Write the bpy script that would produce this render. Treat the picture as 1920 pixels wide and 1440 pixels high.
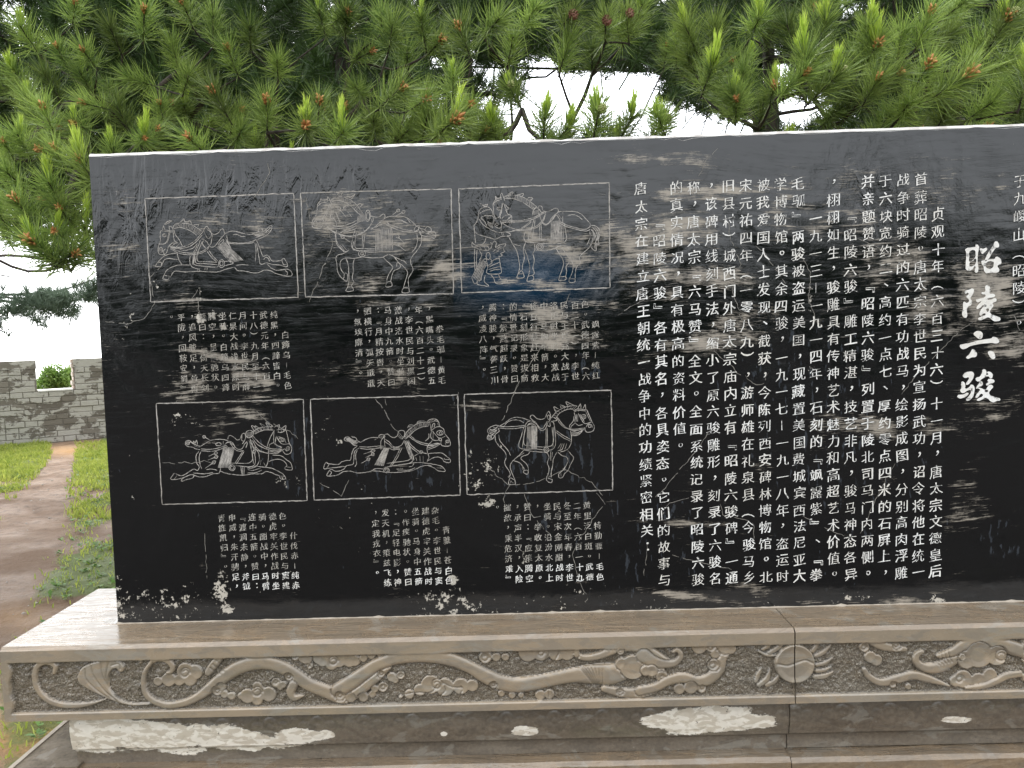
import bpy, bmesh, math, random
import numpy as np
from mathutils import Matrix, Vector
random.seed(7); RNG = np.random.default_rng(11)
S = bpy.context.scene
for o in list(bpy.data.objects): bpy.data.objects.remove(o)
COL = S.collection

# ------------------------------------------------------------------ camera
FPX = 1490.0; CZ = 1.62
YAW, PITCH, ROLL = math.radians(-0.747), math.radians(3.655), math.radians(-1.686)
Fv = np.array([math.sin(YAW)*math.cos(PITCH), math.cos(YAW)*math.cos(PITCH), -math.sin(PITCH)])
X0 = np.array([math.cos(YAW), -math.sin(YAW), 0.0]); U0 = np.cross(X0, Fv)
Xv = math.cos(ROLL)*X0 + math.sin(ROLL)*U0; Uv = -math.sin(ROLL)*X0 + math.cos(ROLL)*U0
cam = bpy.data.objects.new('camera', bpy.data.cameras.new('camera')); COL.objects.link(cam)
M = Matrix(((Xv[0], Uv[0], -Fv[0], 0), (Xv[1], Uv[1], -Fv[1], 0), (Xv[2], Uv[2], -Fv[2], CZ), (0, 0, 0, 1)))
cam.matrix_world = M
cam.data.sensor_width = 36.0; cam.data.lens = FPX/1920*36; cam.data.clip_end = 2000; cam.data.clip_start = 0.05
S.camera = cam

# ------------------------------------------------------------------ sky, sun, exposure
SUN_EL, SUN_ROT = math.radians(52), math.radians(328)
W = bpy.data.worlds.new("World"); S.world = W; W.use_nodes = True
nt = W.node_tree; nt.nodes.clear()
def wn(t): return nt.nodes.new(t)
out = wn('ShaderNodeOutputWorld'); add = wn('ShaderNodeAddShader')
b1 = wn('ShaderNodeBackground'); b2 = wn('ShaderNodeBackground')
sky = wn('ShaderNodeTexSky'); sky.sky_type = 'NISHITA'; sky.sun_disc = False
sky.sun_elevation = SUN_EL; sky.sun_rotation = SUN_ROT; sky.dust_density = 3.0
tc = wn('ShaderNodeTexCoord'); sx = wn('ShaderNodeSeparateXYZ'); mx = wn('ShaderNodeMath'); mx.operation = 'MAXIMUM'; mx.inputs[1].default_value = 0.03
cx = wn('ShaderNodeCombineXYZ')
nt.links.new(tc.outputs['Generated'], sx.inputs[0]); nt.links.new(sx.outputs[2], mx.inputs[0])
nt.links.new(sx.outputs[0], cx.inputs[0]); nt.links.new(sx.outputs[1], cx.inputs[1]); nt.links.new(mx.outputs[0], cx.inputs[2])
nt.links.new(cx.outputs[0], sky.inputs[0]); nt.links.new(sky.outputs[0], b1.inputs[0]); b1.inputs[1].default_value = 0.05
nz = wn('ShaderNodeTexNoise'); nz.inputs['Scale'].default_value = 2.2; nz.inputs['Detail'].default_value = 5
mr = wn('ShaderNodeMapRange'); mr.inputs['From Min'].default_value = 0.3; mr.inputs['From Max'].default_value = 0.7
mr.inputs['To Min'].default_value = 1.75; mr.inputs['To Max'].default_value = 2.25
nt.links.new(tc.outputs['Generated'], nz.inputs['Vector']); nt.links.new(nz.outputs[0], mr.inputs[0]); 
# the cloud cover glows more on the sun's side of the sky
dt = wn('ShaderNodeVectorMath'); dt.operation = 'DOT_PRODUCT'; dt.inputs[1].default_value = (math.sin(SUN_ROT)*.75, math.cos(SUN_ROT)*.75, .66)
gl = wn('ShaderNodeMapRange'); gl.interpolation_type = 'SMOOTHSTEP'; gl.inputs['From Min'].default_value = -.5; gl.inputs['From Max'].default_value = 1.0; gl.inputs['To Min'].default_value = 1.0; gl.inputs['To Max'].default_value = 1.9
nt.links.new(tc.outputs['Generated'], dt.inputs[0]); nt.links.new(dt.outputs['Value'], gl.inputs[0])
ml = wn('ShaderNodeMath'); ml.operation = 'MULTIPLY'; nt.links.new(mr.outputs[0], ml.inputs[0]); nt.links.new(gl.outputs[0], ml.inputs[1]); nt.links.new(ml.outputs[0], b2.inputs[1])
b2.inputs[0].default_value = (0.95, 0.975, 1.0, 1)       # overcast cloud layer
nt.links.new(b1.outputs[0], add.inputs[0]); nt.links.new(b2.outputs[0], add.inputs[1]); nt.links.new(add.outputs[0], out.inputs[0])
sl = bpy.data.lights.new('sun', 'SUN'); sl.energy = 2.0; sl.angle = math.radians(12); sl.color = (1.0, 0.96, 0.9)
so = bpy.data.objects.new('sun', sl); COL.objects.link(so)
# sky azimuth convention: rotation 0 = +Y, clockwise
sd = Vector((math.sin(SUN_ROT)*math.cos(SUN_EL), math.cos(SUN_ROT)*math.cos(SUN_EL), math.sin(SUN_EL)))
so.rotation_euler = (-sd).to_track_quat('-Z', 'Y').to_euler()
S.view_settings.view_transform = 'Standard'; S.view_settings.look = 'None'
S.view_settings.exposure = 0.0; S.view_settings.gamma = 1.0; S.view_settings.use_curve_mapping = False
S.render.engine = 'CYCLES'; S.cycles.max_bounces = 6; S.cycles.transparent_max_bounces = 8

# ------------------------------------------------------------------ measuring helpers
def ray(px, py):
    return Fv*FPX + Xv*(px-960) - Uv*(py-720)
def at_y(px, py, y):           # photo point -> (X, Z) on the vertical plane Y = y
    d = ray(px, py); return d[0]/d[1]*y, CZ + d[2]/d[1]*y
def at_z(px, py, z):
    d = ray(px, py); k = (z-CZ)/d[2]; return d[0]*k, d[1]*k
def project(P):                # world -> photo pixels (used only to keep gaps between branches)
    d = np.asarray(P, float) - np.array([0, 0, CZ]); w = d@Fv
    return 960 + FPX*(d@Xv)/w, 720 - FPX*(d@Uv)/w

# ------------------------------------------------------------------ object helpers
def thing(name, label, cat, loc=(0, 0, 0), group=None):
    o = bpy.data.objects.new(name, None); COL.objects.link(o); o.location = loc
    o['label'] = label; o['category'] = cat
    if group: o['group'] = group
    return o
def tag(o, label=None, cat=None, group=None, kind=None):
    for k, v in (('label', label), ('category', cat), ('group', group), ('kind', kind)):
        if v: o[k] = v
    return o
def npmesh(name, V, F, nper, mat=None, smooth=False):
    V = np.asarray(V, np.float32).reshape(-1, 3); F = np.asarray(F, np.int32).reshape(-1, nper)
    me = bpy.data.meshes.new(name)
    me.vertices.add(len(V)); me.vertices.foreach_set('co', V.ravel())
    me.loops.add(F.size); me.loops.foreach_set('vertex_index', F.ravel())
    me.polygons.add(len(F)); me.polygons.foreach_set('loop_start', np.arange(len(F), dtype=np.int32)*nper)
    me.polygons.foreach_set('loop_total', np.full(len(F), nper, np.int32))
    me.update(calc_edges=True); me.validate()
    if smooth: me.polygons.foreach_set('use_smooth', np.ones(len(F), bool))
    if mat: me.materials.append(mat)
    return me
def link(name, me, parent=None, loc=None):
    o = bpy.data.objects.new(name, me); COL.objects.link(o)
    if parent: o.parent = parent
    if loc is not None: o.location = loc
    return o
def pydata(name, V, F, mat=None, smooth=False):
    me = bpy.data.meshes.new(name); me.from_pydata([tuple(v) for v in V], [], F); me.update()
    if smooth: me.polygons.foreach_set('use_smooth', np.ones(len(me.polygons), bool))
    if mat: me.materials.append(mat)
    return me
def box(x0, x1, y0, y1, z0, z1):
    V = [(x0,y0,z0),(x1,y0,z0),(x1,y1,z0),(x0,y1,z0),(x0,y0,z1),(x1,y0,z1),(x1,y1,z1),(x0,y1,z1)]
    F = [(0,3,2,1),(4,5,6,7),(0,1,5,4),(1,2,6,5),(2,3,7,6),(3,0,4,7)]
    return V, F
def attr(me, name, vals):
    a = me.attributes.new(name, 'FLOAT', 'POINT'); a.data.foreach_set('value', np.asarray(vals, np.float32).ravel())
def catmull(P, n=6, closed=False):
    P = [np.array(p, float) for p in P]
    if len(P) < 3: return np.array(P)
    Q = [2*P[0]-P[1]] + P + [2*P[-1]-P[-2]]
    o = []
    for i in range(1, len(Q)-2):
        p0, p1, p2, p3 = Q[i-1:i+3]
        for k in range(n):
            t = k/n
            o.append(0.5*((2*p1)+(-p0+p2)*t+(2*p0-5*p1+4*p2-p3)*t*t+(-p0+3*p1-3*p2+p3)*t**3))
    o.append(Q[-2]); return np.array(o)

# ------------------------------------------------------------------ material helpers
class N:
    def __init__(s, name):
        s.m = bpy.data.materials.new(name); s.m.use_nodes = True; s.t = s.m.node_tree; s.t.nodes.clear()
        s.out = s.t.nodes.new('ShaderNodeOutputMaterial')
    def n(s, t, **kw):
        x = s.t.nodes.new(t)
        for k, v in kw.items():
            if k in x.inputs: x.inputs[k].default_value = v
            else: setattr(x, k, v)
        return x
    def l(s, a, b): s.t.links.new(a, b)
    def coord(s, kind='Object', scale=(1,1,1), rot=(0,0,0)):
        c = s.n('ShaderNodeTexCoord'); mp = s.n('ShaderNodeMapping'); s.l(c.outputs[kind], mp.inputs[0])
        mp.inputs['Scale'].default_value = scale; mp.inputs['Rotation'].default_value = rot
        return mp.outputs[0]
    def world(s, scale=(1,1,1), rot=(0,0,0)):
        c = s.n('ShaderNodeNewGeometry'); mp = s.n('ShaderNodeMapping'); s.l(c.outputs['Position'], mp.inputs[0])
        mp.inputs['Scale'].default_value = scale; mp.inputs['Rotation'].default_value = rot
        return mp.outputs[0]
    def noise(s, vec, scale, detail=6, rough=0.6, dist=0.0):
        x = s.n('ShaderNodeTexNoise', Scale=scale, Detail=detail, Roughness=rough, Distortion=dist); s.l(vec, x.inputs['Vector']); return x.outputs[0]
    def ramp(s, v, a, b, lo=0.0, hi=1.0):
        x = s.n('ShaderNodeMapRange'); s.l(v, x.inputs[0])
        for k, q in (('From Min', a), ('From Max', b), ('To Min', lo), ('To Max', hi)): x.inputs[k].default_value = q
        return x.outputs[0]
    def math(s, op, a, b=None):
        x = s.n('ShaderNodeMath'); x.operation = op
        for i, q in enumerate((a, b)):
            if q is None: continue
            if isinstance(q, (int, float)): x.inputs[i].default_value = q
            else: s.l(q, x.inputs[i])
        return x.outputs[0]
    def mix(s, f, a, b):
        x = s.n('ShaderNodeMix'); x.data_type = 'RGBA'
        for q, i in ((f, 0), (a, 6), (b, 7)):
            if isinstance(q, (int, float)): x.inputs[i].default_value = q
            elif isinstance(q, tuple): x.inputs[i].default_value = q if len(q) == 4 else q+(1,)
            else: s.l(q, x.inputs[i])
        return x.outputs[2]
    def at(s, name): 
        x = s.n('ShaderNodeAttribute'); x.attribute_name = name; return x.outputs['Fac']
    def bump(s, h, strength, dist, prev=None):
        x = s.n('ShaderNodeBump', Strength=strength, Distance=dist); s.l(h, x.inputs['Height'])
        if prev is not None: s.l(prev, x.inputs['Normal'])
        return x.outputs[0]
    def bsdf(s, col, rough, normal=None, spec=0.5, coat=None):
        x = s.n('ShaderNodeBsdfPrincipled')
        for q, k in ((col, 'Base Color'), (rough, 'Roughness'), (spec, 'Specular IOR Level')):
            if isinstance(q, tuple): x.inputs[k].default_value = q if len(q) == 4 else q+(1,)
            elif isinstance(q, (int, float)): x.inputs[k].default_value = q
            else: s.l(q, x.inputs[k])
        if normal is not None: s.l(normal, x.inputs['Normal'])
        if coat is not None:
            if isinstance(coat, (int, float)): x.inputs['Coat Weight'].default_value = coat
            else: s.l(coat, x.inputs['Coat Weight'])
            x.inputs['Coat Roughness'].default_value = 0.12
        s.l(x.outputs[0], s.out.inputs[0]); return x

# ---- black painted slab
def mat_slab():
    m = N('black_painted_stone')
    st = m.world((1.5, 1.5, 19), (0, 0.15, 0))               # brush / scrape strokes, rising a little to the right
    st2 = m.world((3.4, 3.4, 52), (0, -0.16, 0))
    fine = m.world((1, 1, 1))
    wrp = m.n('ShaderNodeTexNoise', Scale=1.1, Detail=1.0); m.l(fine, wrp.inputs['Vector'])
    def warped(v, amt):
        k = m.n('ShaderNodeVectorMath'); k.operation = 'MULTIPLY'; m.l(wrp.outputs['Color'], k.inputs[0]); k.inputs[1].default_value = (0, 0, amt)
        q = m.n('ShaderNodeVectorMath'); q.operation = 'ADD'; m.l(v, q.inputs[0]); m.l(k.outputs[0], q.inputs[1]); return q.outputs[0]
    st = warped(st, 3.2); st2 = warped(st2, 8.0)
    warp = m.noise(fine, 1.7, 3)
    a = m.noise(st, 5.0, 7, 0.68); b = m.noise(st2, 6.0, 5, 0.7); c = m.noise(fine, 7, 7, 0.7)
    aR = m.ramp(a, .34, .66); bR = m.ramp(b, .34, .66); cR = m.ramp(c, .34, .66)
    d3 = m.ramp(m.noise(warped(m.world((2.6, 2.6, 150), (0, 0.05, 0)), 14.0), 5.0, 4, .6), .34, .66)
    sel = m.ramp(m.noise(fine, 2.3, 2), .44, .56)
    ab = m.math('ADD', m.math('MULTIPLY', aR, sel), m.math('MULTIPLY', bR, m.math('SUBTRACT', 1.0, sel)))
    sc = m.math('ADD', m.math('MULTIPLY', ab, 0.42), m.math('ADD', m.math('MULTIPLY', d3, 0.24), m.math('MULTIPLY', cR, 0.34)))
    scr = m.math('ADD', sc, m.math('MULTIPLY', m.at('scrape'), 0.46))
    smask = m.ramp(scr, 0.80, 0.97)
    chn = m.math('ADD', m.math('MULTIPLY', m.ramp(m.noise(fine, 30, 4, 0.6), .3, .7), .5), m.math('MULTIPLY', m.ramp(m.noise(fine, 95, 5, 0.7), .3, .7), .5))
    ch = m.math('ADD', chn, m.math('MULTIPLY', m.at('chip'), 0.34))
    cmask = m.ramp(ch, 0.92, 0.96)
    # thin greyish flakes, elongated vertically
    fl = m.world((60, 60, 16), (0, 0.25, 0))
    fk = m.math('ADD', m.noise(fl, 1.0, 4, 0.6), m.math('MULTIPLY', m.at('flake'), 0.16))
    fmask = m.ramp(fk, 0.70, 0.735)
    tint = m.mix(m.at('blue'), (0.002, 0.0023, 0.0028), (0.003, 0.024, 0.054))  # blue reflection painted into the black base colour
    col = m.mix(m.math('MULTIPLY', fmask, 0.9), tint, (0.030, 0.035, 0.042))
    sccol = m.mix(m.noise(fine, 14, 4), (0.17, 0.15, 0.125), (0.42, 0.365, 0.29))
    col = m.mix(m.math('MULTIPLY', smask, 0.9), col, sccol)
    chcol = m.mix(m.noise(fine, 23, 3), (0.24, 0.22, 0.19), (0.60, 0.55, 0.46))
    col = m.mix(cmask, col, chcol)
    rough = m.ramp(a, 0.4, 0.68, 0.07, 0.20)
    rough = m.math('ADD', rough, m.math('MULTIPLY', m.math('MAXIMUM', smask, cmask), 0.4))
    wave = m.world((2.2, 2.2, 1.8), (0, 0.5, 0)); w1 = m.noise(wave, 1.5, 3, 0.5, 0.8)
    arc = m.world((22, 22, 6), (0, 0.6, 0)); w2 = m.noise(arc, 1.0, 4, 0.6, 1.2)
    nb = m.bump(w1, 0.25, 0.03)
    nb = m.bump(m.math('MULTIPLY', m.ramp(w2, .45, .7), m.at('swirl')), 0.9, 0.0030, nb)
    nb = m.bump(m.ramp(a, .5, .75), 0.3, 0.0004, nb); nb = m.bump(m.ramp(c, .45, .7), 0.25, 0.0012, nb)
    nb = m.bump(m.math('MAXIMUM', smask, cmask), -0.35, 0.0015, nb)
    m.bsdf(col, rough, nb, 0.72); return m.m
def mat_paint(name, c1, c2, wear=0.0):
    m = N(name); v = m.world()
    f = m.ramp(m.noise(v, 60, 4), 0.4, 0.65)
    col = m.mix(f, c1, c2)
    col = m.mix(m.ramp(m.noise(v, 3.5, 4), .42, .68, 0, .55), col, tuple(q*k for q, k in zip(c2, (.86, .80, .70))))
    if wear: col = m.mix(m.ramp(m.noise(v, 45, 5, .7), 0.56-wear*.2, 0.66), col, (0.05, 0.048, 0.045))
    m.bsdf(col, 0.6, m.bump(m.noise(v, 200, 3), 0.2, 0.001)); return m.m
# ---- wet carved limestone
def mat_stone(name, base1, base2, dark, wet=0.6, patch=False, streak=False, dull=0.0):
    m = N(name); v = m.world(); vs = m.world((1, 1, 2.6))
    big = m.noise(vs, 3.0, 6, 0.62, 0.4); mid = m.noise(vs, 11, 6, 0.6, 0.5); fin = m.noise(v, 90, 5, 0.6); sparkle = m.noise(v, 260, 3, 0.6)
    col = m.mix(m.ramp(big, 0.38, 0.62), base1, base2)
    col = m.mix(m.ramp(mid, 0.50, 0.54, 0, 0.45), col, dark)
    col = m.mix(m.ramp(m.noise(vs, 6.5, 5, 0.6, 0.8), 0.57, 0.60, 0, 0.45), col, (0.25, 0.235, 0.20))
    col = m.mix(m.ramp(fin, 0.35, 0.7, 0, 0.3), col, (0.30, 0.245, 0.175))
    rs = m.noise(v, 8.0, 5, 0.7); col = m.mix(m.ramp(rs, 0.735, 0.76, 0, 0.85), col, (0.42, 0.15, 0.035))
    rg = m.at('rough')
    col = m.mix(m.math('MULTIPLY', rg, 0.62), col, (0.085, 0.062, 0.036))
    col = m.mix(m.math('MULTIPLY', rg, m.ramp(sparkle, 0.52, 0.64)), col, (0.36, 0.32, 0.25))  # wet sparkle of the pecked ground painted as pale specks
    rough = m.ramp(mid, 0.35, 0.65, 0.14, 0.42); rough = m.math('ADD', rough, dull)
    coat = None
    if patch:
        pe = m.math('ADD', m.at('patch'), m.math('ADD', m.math('MULTIPLY', m.math('SUBTRACT', m.noise(vs, 9, 7, 0.72), 0.5), 2.3), 0))
        pm = m.ramp(pe, 0.48, 0.53)
        pc = m.mix(m.ramp(m.noise(vs, 22, 4, .6, .4), 0.47, 0.52), (0.58, 0.51, 0.41), (0.78, 0.72, 0.62))
        pc = m.mix(m.ramp(m.noise(v, 70, 3), 0.69, 0.72), pc, (0.12, 0.10, 0.08))
        col = m.mix(pm, col, pc); rough = m.math('ADD', rough, m.math('MULTIPLY', pm, 0.3))
        h0 = pm
    nb = m.bump(fin, 0.12, 0.004); nb = m.bump(mid, 0.12, 0.006, nb)
    nb = m.bump(m.math('MULTIPLY', m.noise(v, 150, 4, .65), rg), 1.0, 0.012, nb)
    if streak:
        sk = m.noise(m.world((1.6, 9, 3), (0, 0, .45)), 2.0, 4, .6, .8); nb = m.bump(m.ramp(sk, .35, .65), .8, .006, nb)
        col = m.mix(m.ramp(sk, .45, .62, 0, .5), col, (0.16, 0.12, 0.08))
    if patch: nb = m.bump(h0, 0.5, 0.002, nb)
    m.bsdf(col, rough, nb, 0.5, wet); return m.m
M_SLAB = mat_slab()
M_WHITE = mat_paint('white_letter_paint', (0.80, 0.79, 0.76), (0.66, 0.64, 0.60), 0.03)
M_WORN = mat_paint('worn_letter_paint', (0.50, 0.47, 0.42), (0.34, 0.315, 0.275), 0.2)
M_LINE = mat_paint('engraved_line', (0.42, 0.385, 0.345), (0.25, 0.232, 0.21), 0.2)
M_CRACK = mat_paint('crack_line', (0.25, 0.23, 0.20), (0.15, 0.14, 0.12), 0.3)
M_BLOCK = mat_stone('wet_carved_limestone', (0.285, 0.220, 0.150), (0.220, 0.180, 0.130), (0.160, 0.142, 0.118))
M_TOP = mat_stone('wet_limestone_top', (0.22, 0.155, 0.093), (0.17, 0.122, 0.076), (0.13, 0.105, 0.078), 0.5, streak=True)
M_DARK = mat_stone('dark_brown_stone', (0.085, 0.066, 0.042), (0.14, 0.112, 0.078), (0.05, 0.04, 0.028), 0.0, dull=.5)
M_NECK = mat_stone('patched_limestone', (0.110, 0.088, 0.066), (0.150, 0.125, 0.096), (0.070, 0.059, 0.047), 0.4, True)
def mat_rim():
    m = N('bare_stone_rim'); v = m.world()
    col = m.mix(m.ramp(m.noise(v, 18, 5), .45, .6), (0.55, 0.53, 0.49), (0.36, 0.33, 0.30))
    m.bsdf(col, 0.5, m.bump(m.noise(v, 70, 4), 0.4, 0.003)); return m.m
M_RIM = mat_rim()
# ================================================================== THE BLACK STELE
YS = 2.60                      # front face of the slab
XL = at_y(192, 700, YS)[0]; XR = 3.55
ZB = 0.685; ZT = at_y(166, 288, YS)[1]
TH = 0.17
stele = thing('stone_stele', 'wide black inscribed stone slab with six horse engravings, standing on the carved pedestal', 'stele', (0, 0, 0))

def slab_body():
    st = 0.01; x = np.arange(XL, XR+st/2, st); z = np.linspace(ZB, ZT-0.009, int((ZT-ZB)/st)+1)
    X, Z = np.meshgrid(x, z); nz_, nx = X.shape
    # slightly nibbled left edge and bottom edge
    V = np.stack([X, np.full_like(X, YS), Z], -1).reshape(-1, 3)
    i = np.arange(nz_*nx).reshape(nz_, nx)
    F = np.stack([i[:-1, :-1], i[:-1, 1:], i[1:, 1:], i[1:, :-1]], -1).reshape(-1, 4)
    n = len(V); x1 = x[-1]; zt = z[-1]
    E = np.array([(XL, YS, ZB), (x1, YS, ZB), (x1, YS, zt), (XL, YS, zt), (XL, YS+TH, ZB), (x1, YS+TH, ZB), (x1, YS+TH, zt), (XL, YS+TH, zt)])
    F2 = np.array([(0, 3, 7, 4), (1, 5, 6, 2), (4, 7, 6, 5)]) + n
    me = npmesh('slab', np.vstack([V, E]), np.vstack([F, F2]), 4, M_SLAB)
    PX, PY = project(V)
    A = {k: np.zeros(len(V)) for k in ('scrape', 'chip', 'flake', 'blue', 'swirl')}
    def blob(k, cx, cy, rx, ry, s=1.0, ang=0.0):
        c, q = math.cos(math.radians(ang)), math.sin(math.radians(ang))
        u = (PX-cx)*c - (PY-cy)*q; v = (PX-cx)*q + (PY-cy)*c
        A[k] = np.maximum(A[k], s*np.exp(-((u/rx)**2+(v/ry)**2)**1.3))
    for b in [(1230,298,110,12,.8,0),(1330,358,140,14,1,2),(1290,372,90,8,.8,0),(1060,470,120,22,1,-24),(1120,450,70,50,.75,0),(1000,532,80,14,.9,-6),
              (1200,480,80,60,.8,0),(1260,425,110,30,.9,3),(1330,520,110,26,.85,-4),(1300,440,80,30,.8,8),(1330,640,130,24,.95,10),(1390,600,90,30,.8,12),(1240,556,90,16,.75,0),
              (1700,500,140,60,.72,-4),(1610,798,100,26,1.05,-6),(1850,560,90,90,.85,4),(1900,650,70,40,.8,4),(1750,580,70,40,.8,8),(1780,620,60,20,.9,6),
              (650,395,110,36,.62,0),(730,440,130,50,.72,-3),(660,432,100,16,.85,-12),(820,505,70,34,.9,-4),(700,530,60,26,.7,0),(600,480,50,40,.5,0),
              (450,420,150,40,.55,-10),(420,672,90,12,1,-14),(470,706,70,16,1,-10),(360,716,60,30,.8,-18),(440,700,100,44,.65,-15),(330,740,60,12,.8,-10),
              (1020,588,80,22,1,-6),(1040,634,110,30,1,-4),(1110,570,60,14,.8,0),(720,570,80,10,.8,0),(740,700,140,40,.5,0),(800,572,50,9,1,0),
              (1290,1118,130,10,.9,-8),(1400,1100,90,14,.7,-8),(1290,982,110,7,.95,-2),(1480,1000,100,8,.5,0),(1350,870,100,8,.5,0),(330,560,60,60,.4,0),
              (400,810,40,60,.6,-40),(450,770,60,16,.75,-10),(1750,800,90,20,.6,0),(1810,940,60,70,.5,-10),(1690,360,260,60,.42,0),(1560,380,160,60,.5,5),(1500,420,120,60,.6,12),
              (250,380,60,70,.45,50),(240,470,40,80,.45,60),(520,750,70,10,.7,0),(900,760,60,14,.6,0),(1090,1090,60,12,.5,0),(1860,760,70,50,.5,0),(1700,1130,60,14,.8,0),(1560,1135,80,14,.7,0)]:
        blob('scrape', *b)
    for b in [(300,1128,130,34,.95),(248,1150,40,24,.9),(222,1130,9,60,1.25),(228,1152,18,16,1.3),(412,1108,20,44,1.55,-12),(428,1140,16,14,1.5),(325,1155,60,10,1.0),(830,1128,80,44,1.0),(900,1140,80,26,.8),
              (1010,1132,260,26,.66),(1230,1135,60,20,.8),(1500,1135,240,20,.66),(1758,1124,22,12,1.5),(1600,1122,40,14,.95),(375,596,16,14,1.5),(398,590,12,12,1.7),(420,612,14,12,1.4),(372,560,14,30,1.0),
              (910,870,46,50,.9),(890,900,30,36,1.0),(916,940,26,16,1.2),(850,1086,12,16,1.5),(862,1130,30,30,1.05),(330,905,20,14,.7),(612,780,14,50,.8),(670,900,30,30,.75),(625,825,50,10,.85,-20),
              (340,790,40,30,.85),(985,1046,14,20,1.1),(1100,1110,60,30,.7),(650,1000,200,110,.30),(1000,1000,160,120,.25),(230,600,30,60,.6),(290,530,14,30,.8),(1130,740,30,10,.5),
              (1376,520,10,60,.7),(1520,565,12,50,.95),(1504,690,30,20,.7),(540,900,26,22,.9),(240,900,30,120,.4),(470,1080,120,40,.45),(204,1060,8,90,1.0),(1170,800,20,60,.4)]:
        blob('chip', *b)
    for b in [(1000,860,110,90,.9),(1090,880,40,90,1),(940,850,40,60,.7),(1100,700,60,60,.8),(930,690,50,50,.9),(800,900,90,60,.8),(560,840,40,100,.9),(870,800,30,100,.8),(1250,1000,120,80,.8),(1560,800,120,300,.75),
              (1450,700,140,200,.7),(1700,880,120,100,.5),(1880,1020,60,60,.8),(1150,1000,60,100,.7),(1050,1000,80,80,.7),(470,620,60,60,.5),(720,900,160,60,.6),(1180,1060,30,90,.9),(1600,1000,60,60,.6),(500,820,60,60,.7)]:
        blob('flake', *b)
    for b in [(450,360,230,60,.95),(250,400,70,110,1),(640,340,120,50,.8),(920,370,50,60,.9),(1640,370,40,60,.9),(800,380,100,40,.6),(500,310,200,30,.5)]:
        blob('swirl', *b)
    A['swirl'] = np.maximum(A['swirl'], 0.05)
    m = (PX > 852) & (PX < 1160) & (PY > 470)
    A['blue'] = np.where(m, np.exp(-(((PX-985)/130)**2 + ((PY-520)/55)**2)**1.2), 0)*0.9  # mask of the painted blue reflection
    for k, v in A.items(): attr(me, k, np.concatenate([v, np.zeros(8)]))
    return me
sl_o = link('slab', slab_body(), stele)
# bare chamfered rim along the top and the slab's top face
z1, z2 = ZT-0.009, ZT
rv = []; rf = []
xs = np.arange(XL, XR+0.02, 0.03)
for i, x in enumerate(xs):
    j1 = 0.0022*math.sin(x*31)+RNG.normal(0, .0012); chipd = RNG.uniform(.002, .009) if RNG.random() < 0.09 else 0
    rv += [(x, YS-0.0005, z1-0.002+j1-chipd), (x, YS+0.007+chipd, z2+j1*.3-chipd*.3), (x, YS+TH, z2), (x, YS+TH+.001, z1-.01)]
for i in range(len(xs)-1):
    for k in range(3): a_ = i*4+k; rf.append((a_, a_+4, a_+5, a_+1))
rf += [(0, 1, 2, 3), tuple(len(rv)-4+k for k in (3, 2, 1, 0))]
link('rim', pydata('rim', rv, rf, M_RIM), stele)

# ---------------- ribbons: engraved / painted lines lying on the face
class Rib:
    def __init__(s): s.V = []; s.F = []; s.k = 0
    def line(s, pts, w=1.5, smooth=True, n=5, jit=0.15, gap=0.0):
        """pts in photo pixels, w = width in photo pixels"""
        P = catmull(pts, n) if smooth and len(pts) > 2 else np.array(pts, float)
        if not smooth or len(pts) == 2:
            Q = [P[0]]
            for a, b in zip(P[:-1], P[1:]):
                m = max(1, int(np.hypot(*(b-a))/7))
                for t in range(1, m+1): Q.append(a+(b-a)*t/m)
            P = np.array(Q)
        P = P + RNG.normal(0, jit, P.shape)
        q = np.array([at_y(x, y, YS) for x, y in P]); d = np.gradient(q, axis=0)
        L = np.hypot(d[:, 0], d[:, 1])+1e-9; nrm = np.stack([-d[:, 1], d[:, 0]], 1)/L[:, None]
        ww = w*YS/FPX*0.5*(1+RNG.normal(0, .16, len(q))).clip(.45, 1.6); ww[0] *= .5; ww[-1] *= .5
        y = YS-0.0006-0.00002*(s.k % 60); s.k += 1
        b = len(s.V)
        for (a, c), u, h in zip(q, nrm, ww): s.V += [(a-u[0]*h, y, c-u[1]*h), (a+u[0]*h, y, c+u[1]*h)]
        for i in range(len(q)-1):
            if gap and RNG.random() < gap: continue
            s.F.append((b+2*i, b+2*i+2, b+2*i+3, b+2*i+1))
    def build(s, name, mat, parent):
        return link(name, pydata(name, s.V, s.F, mat), parent)

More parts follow.
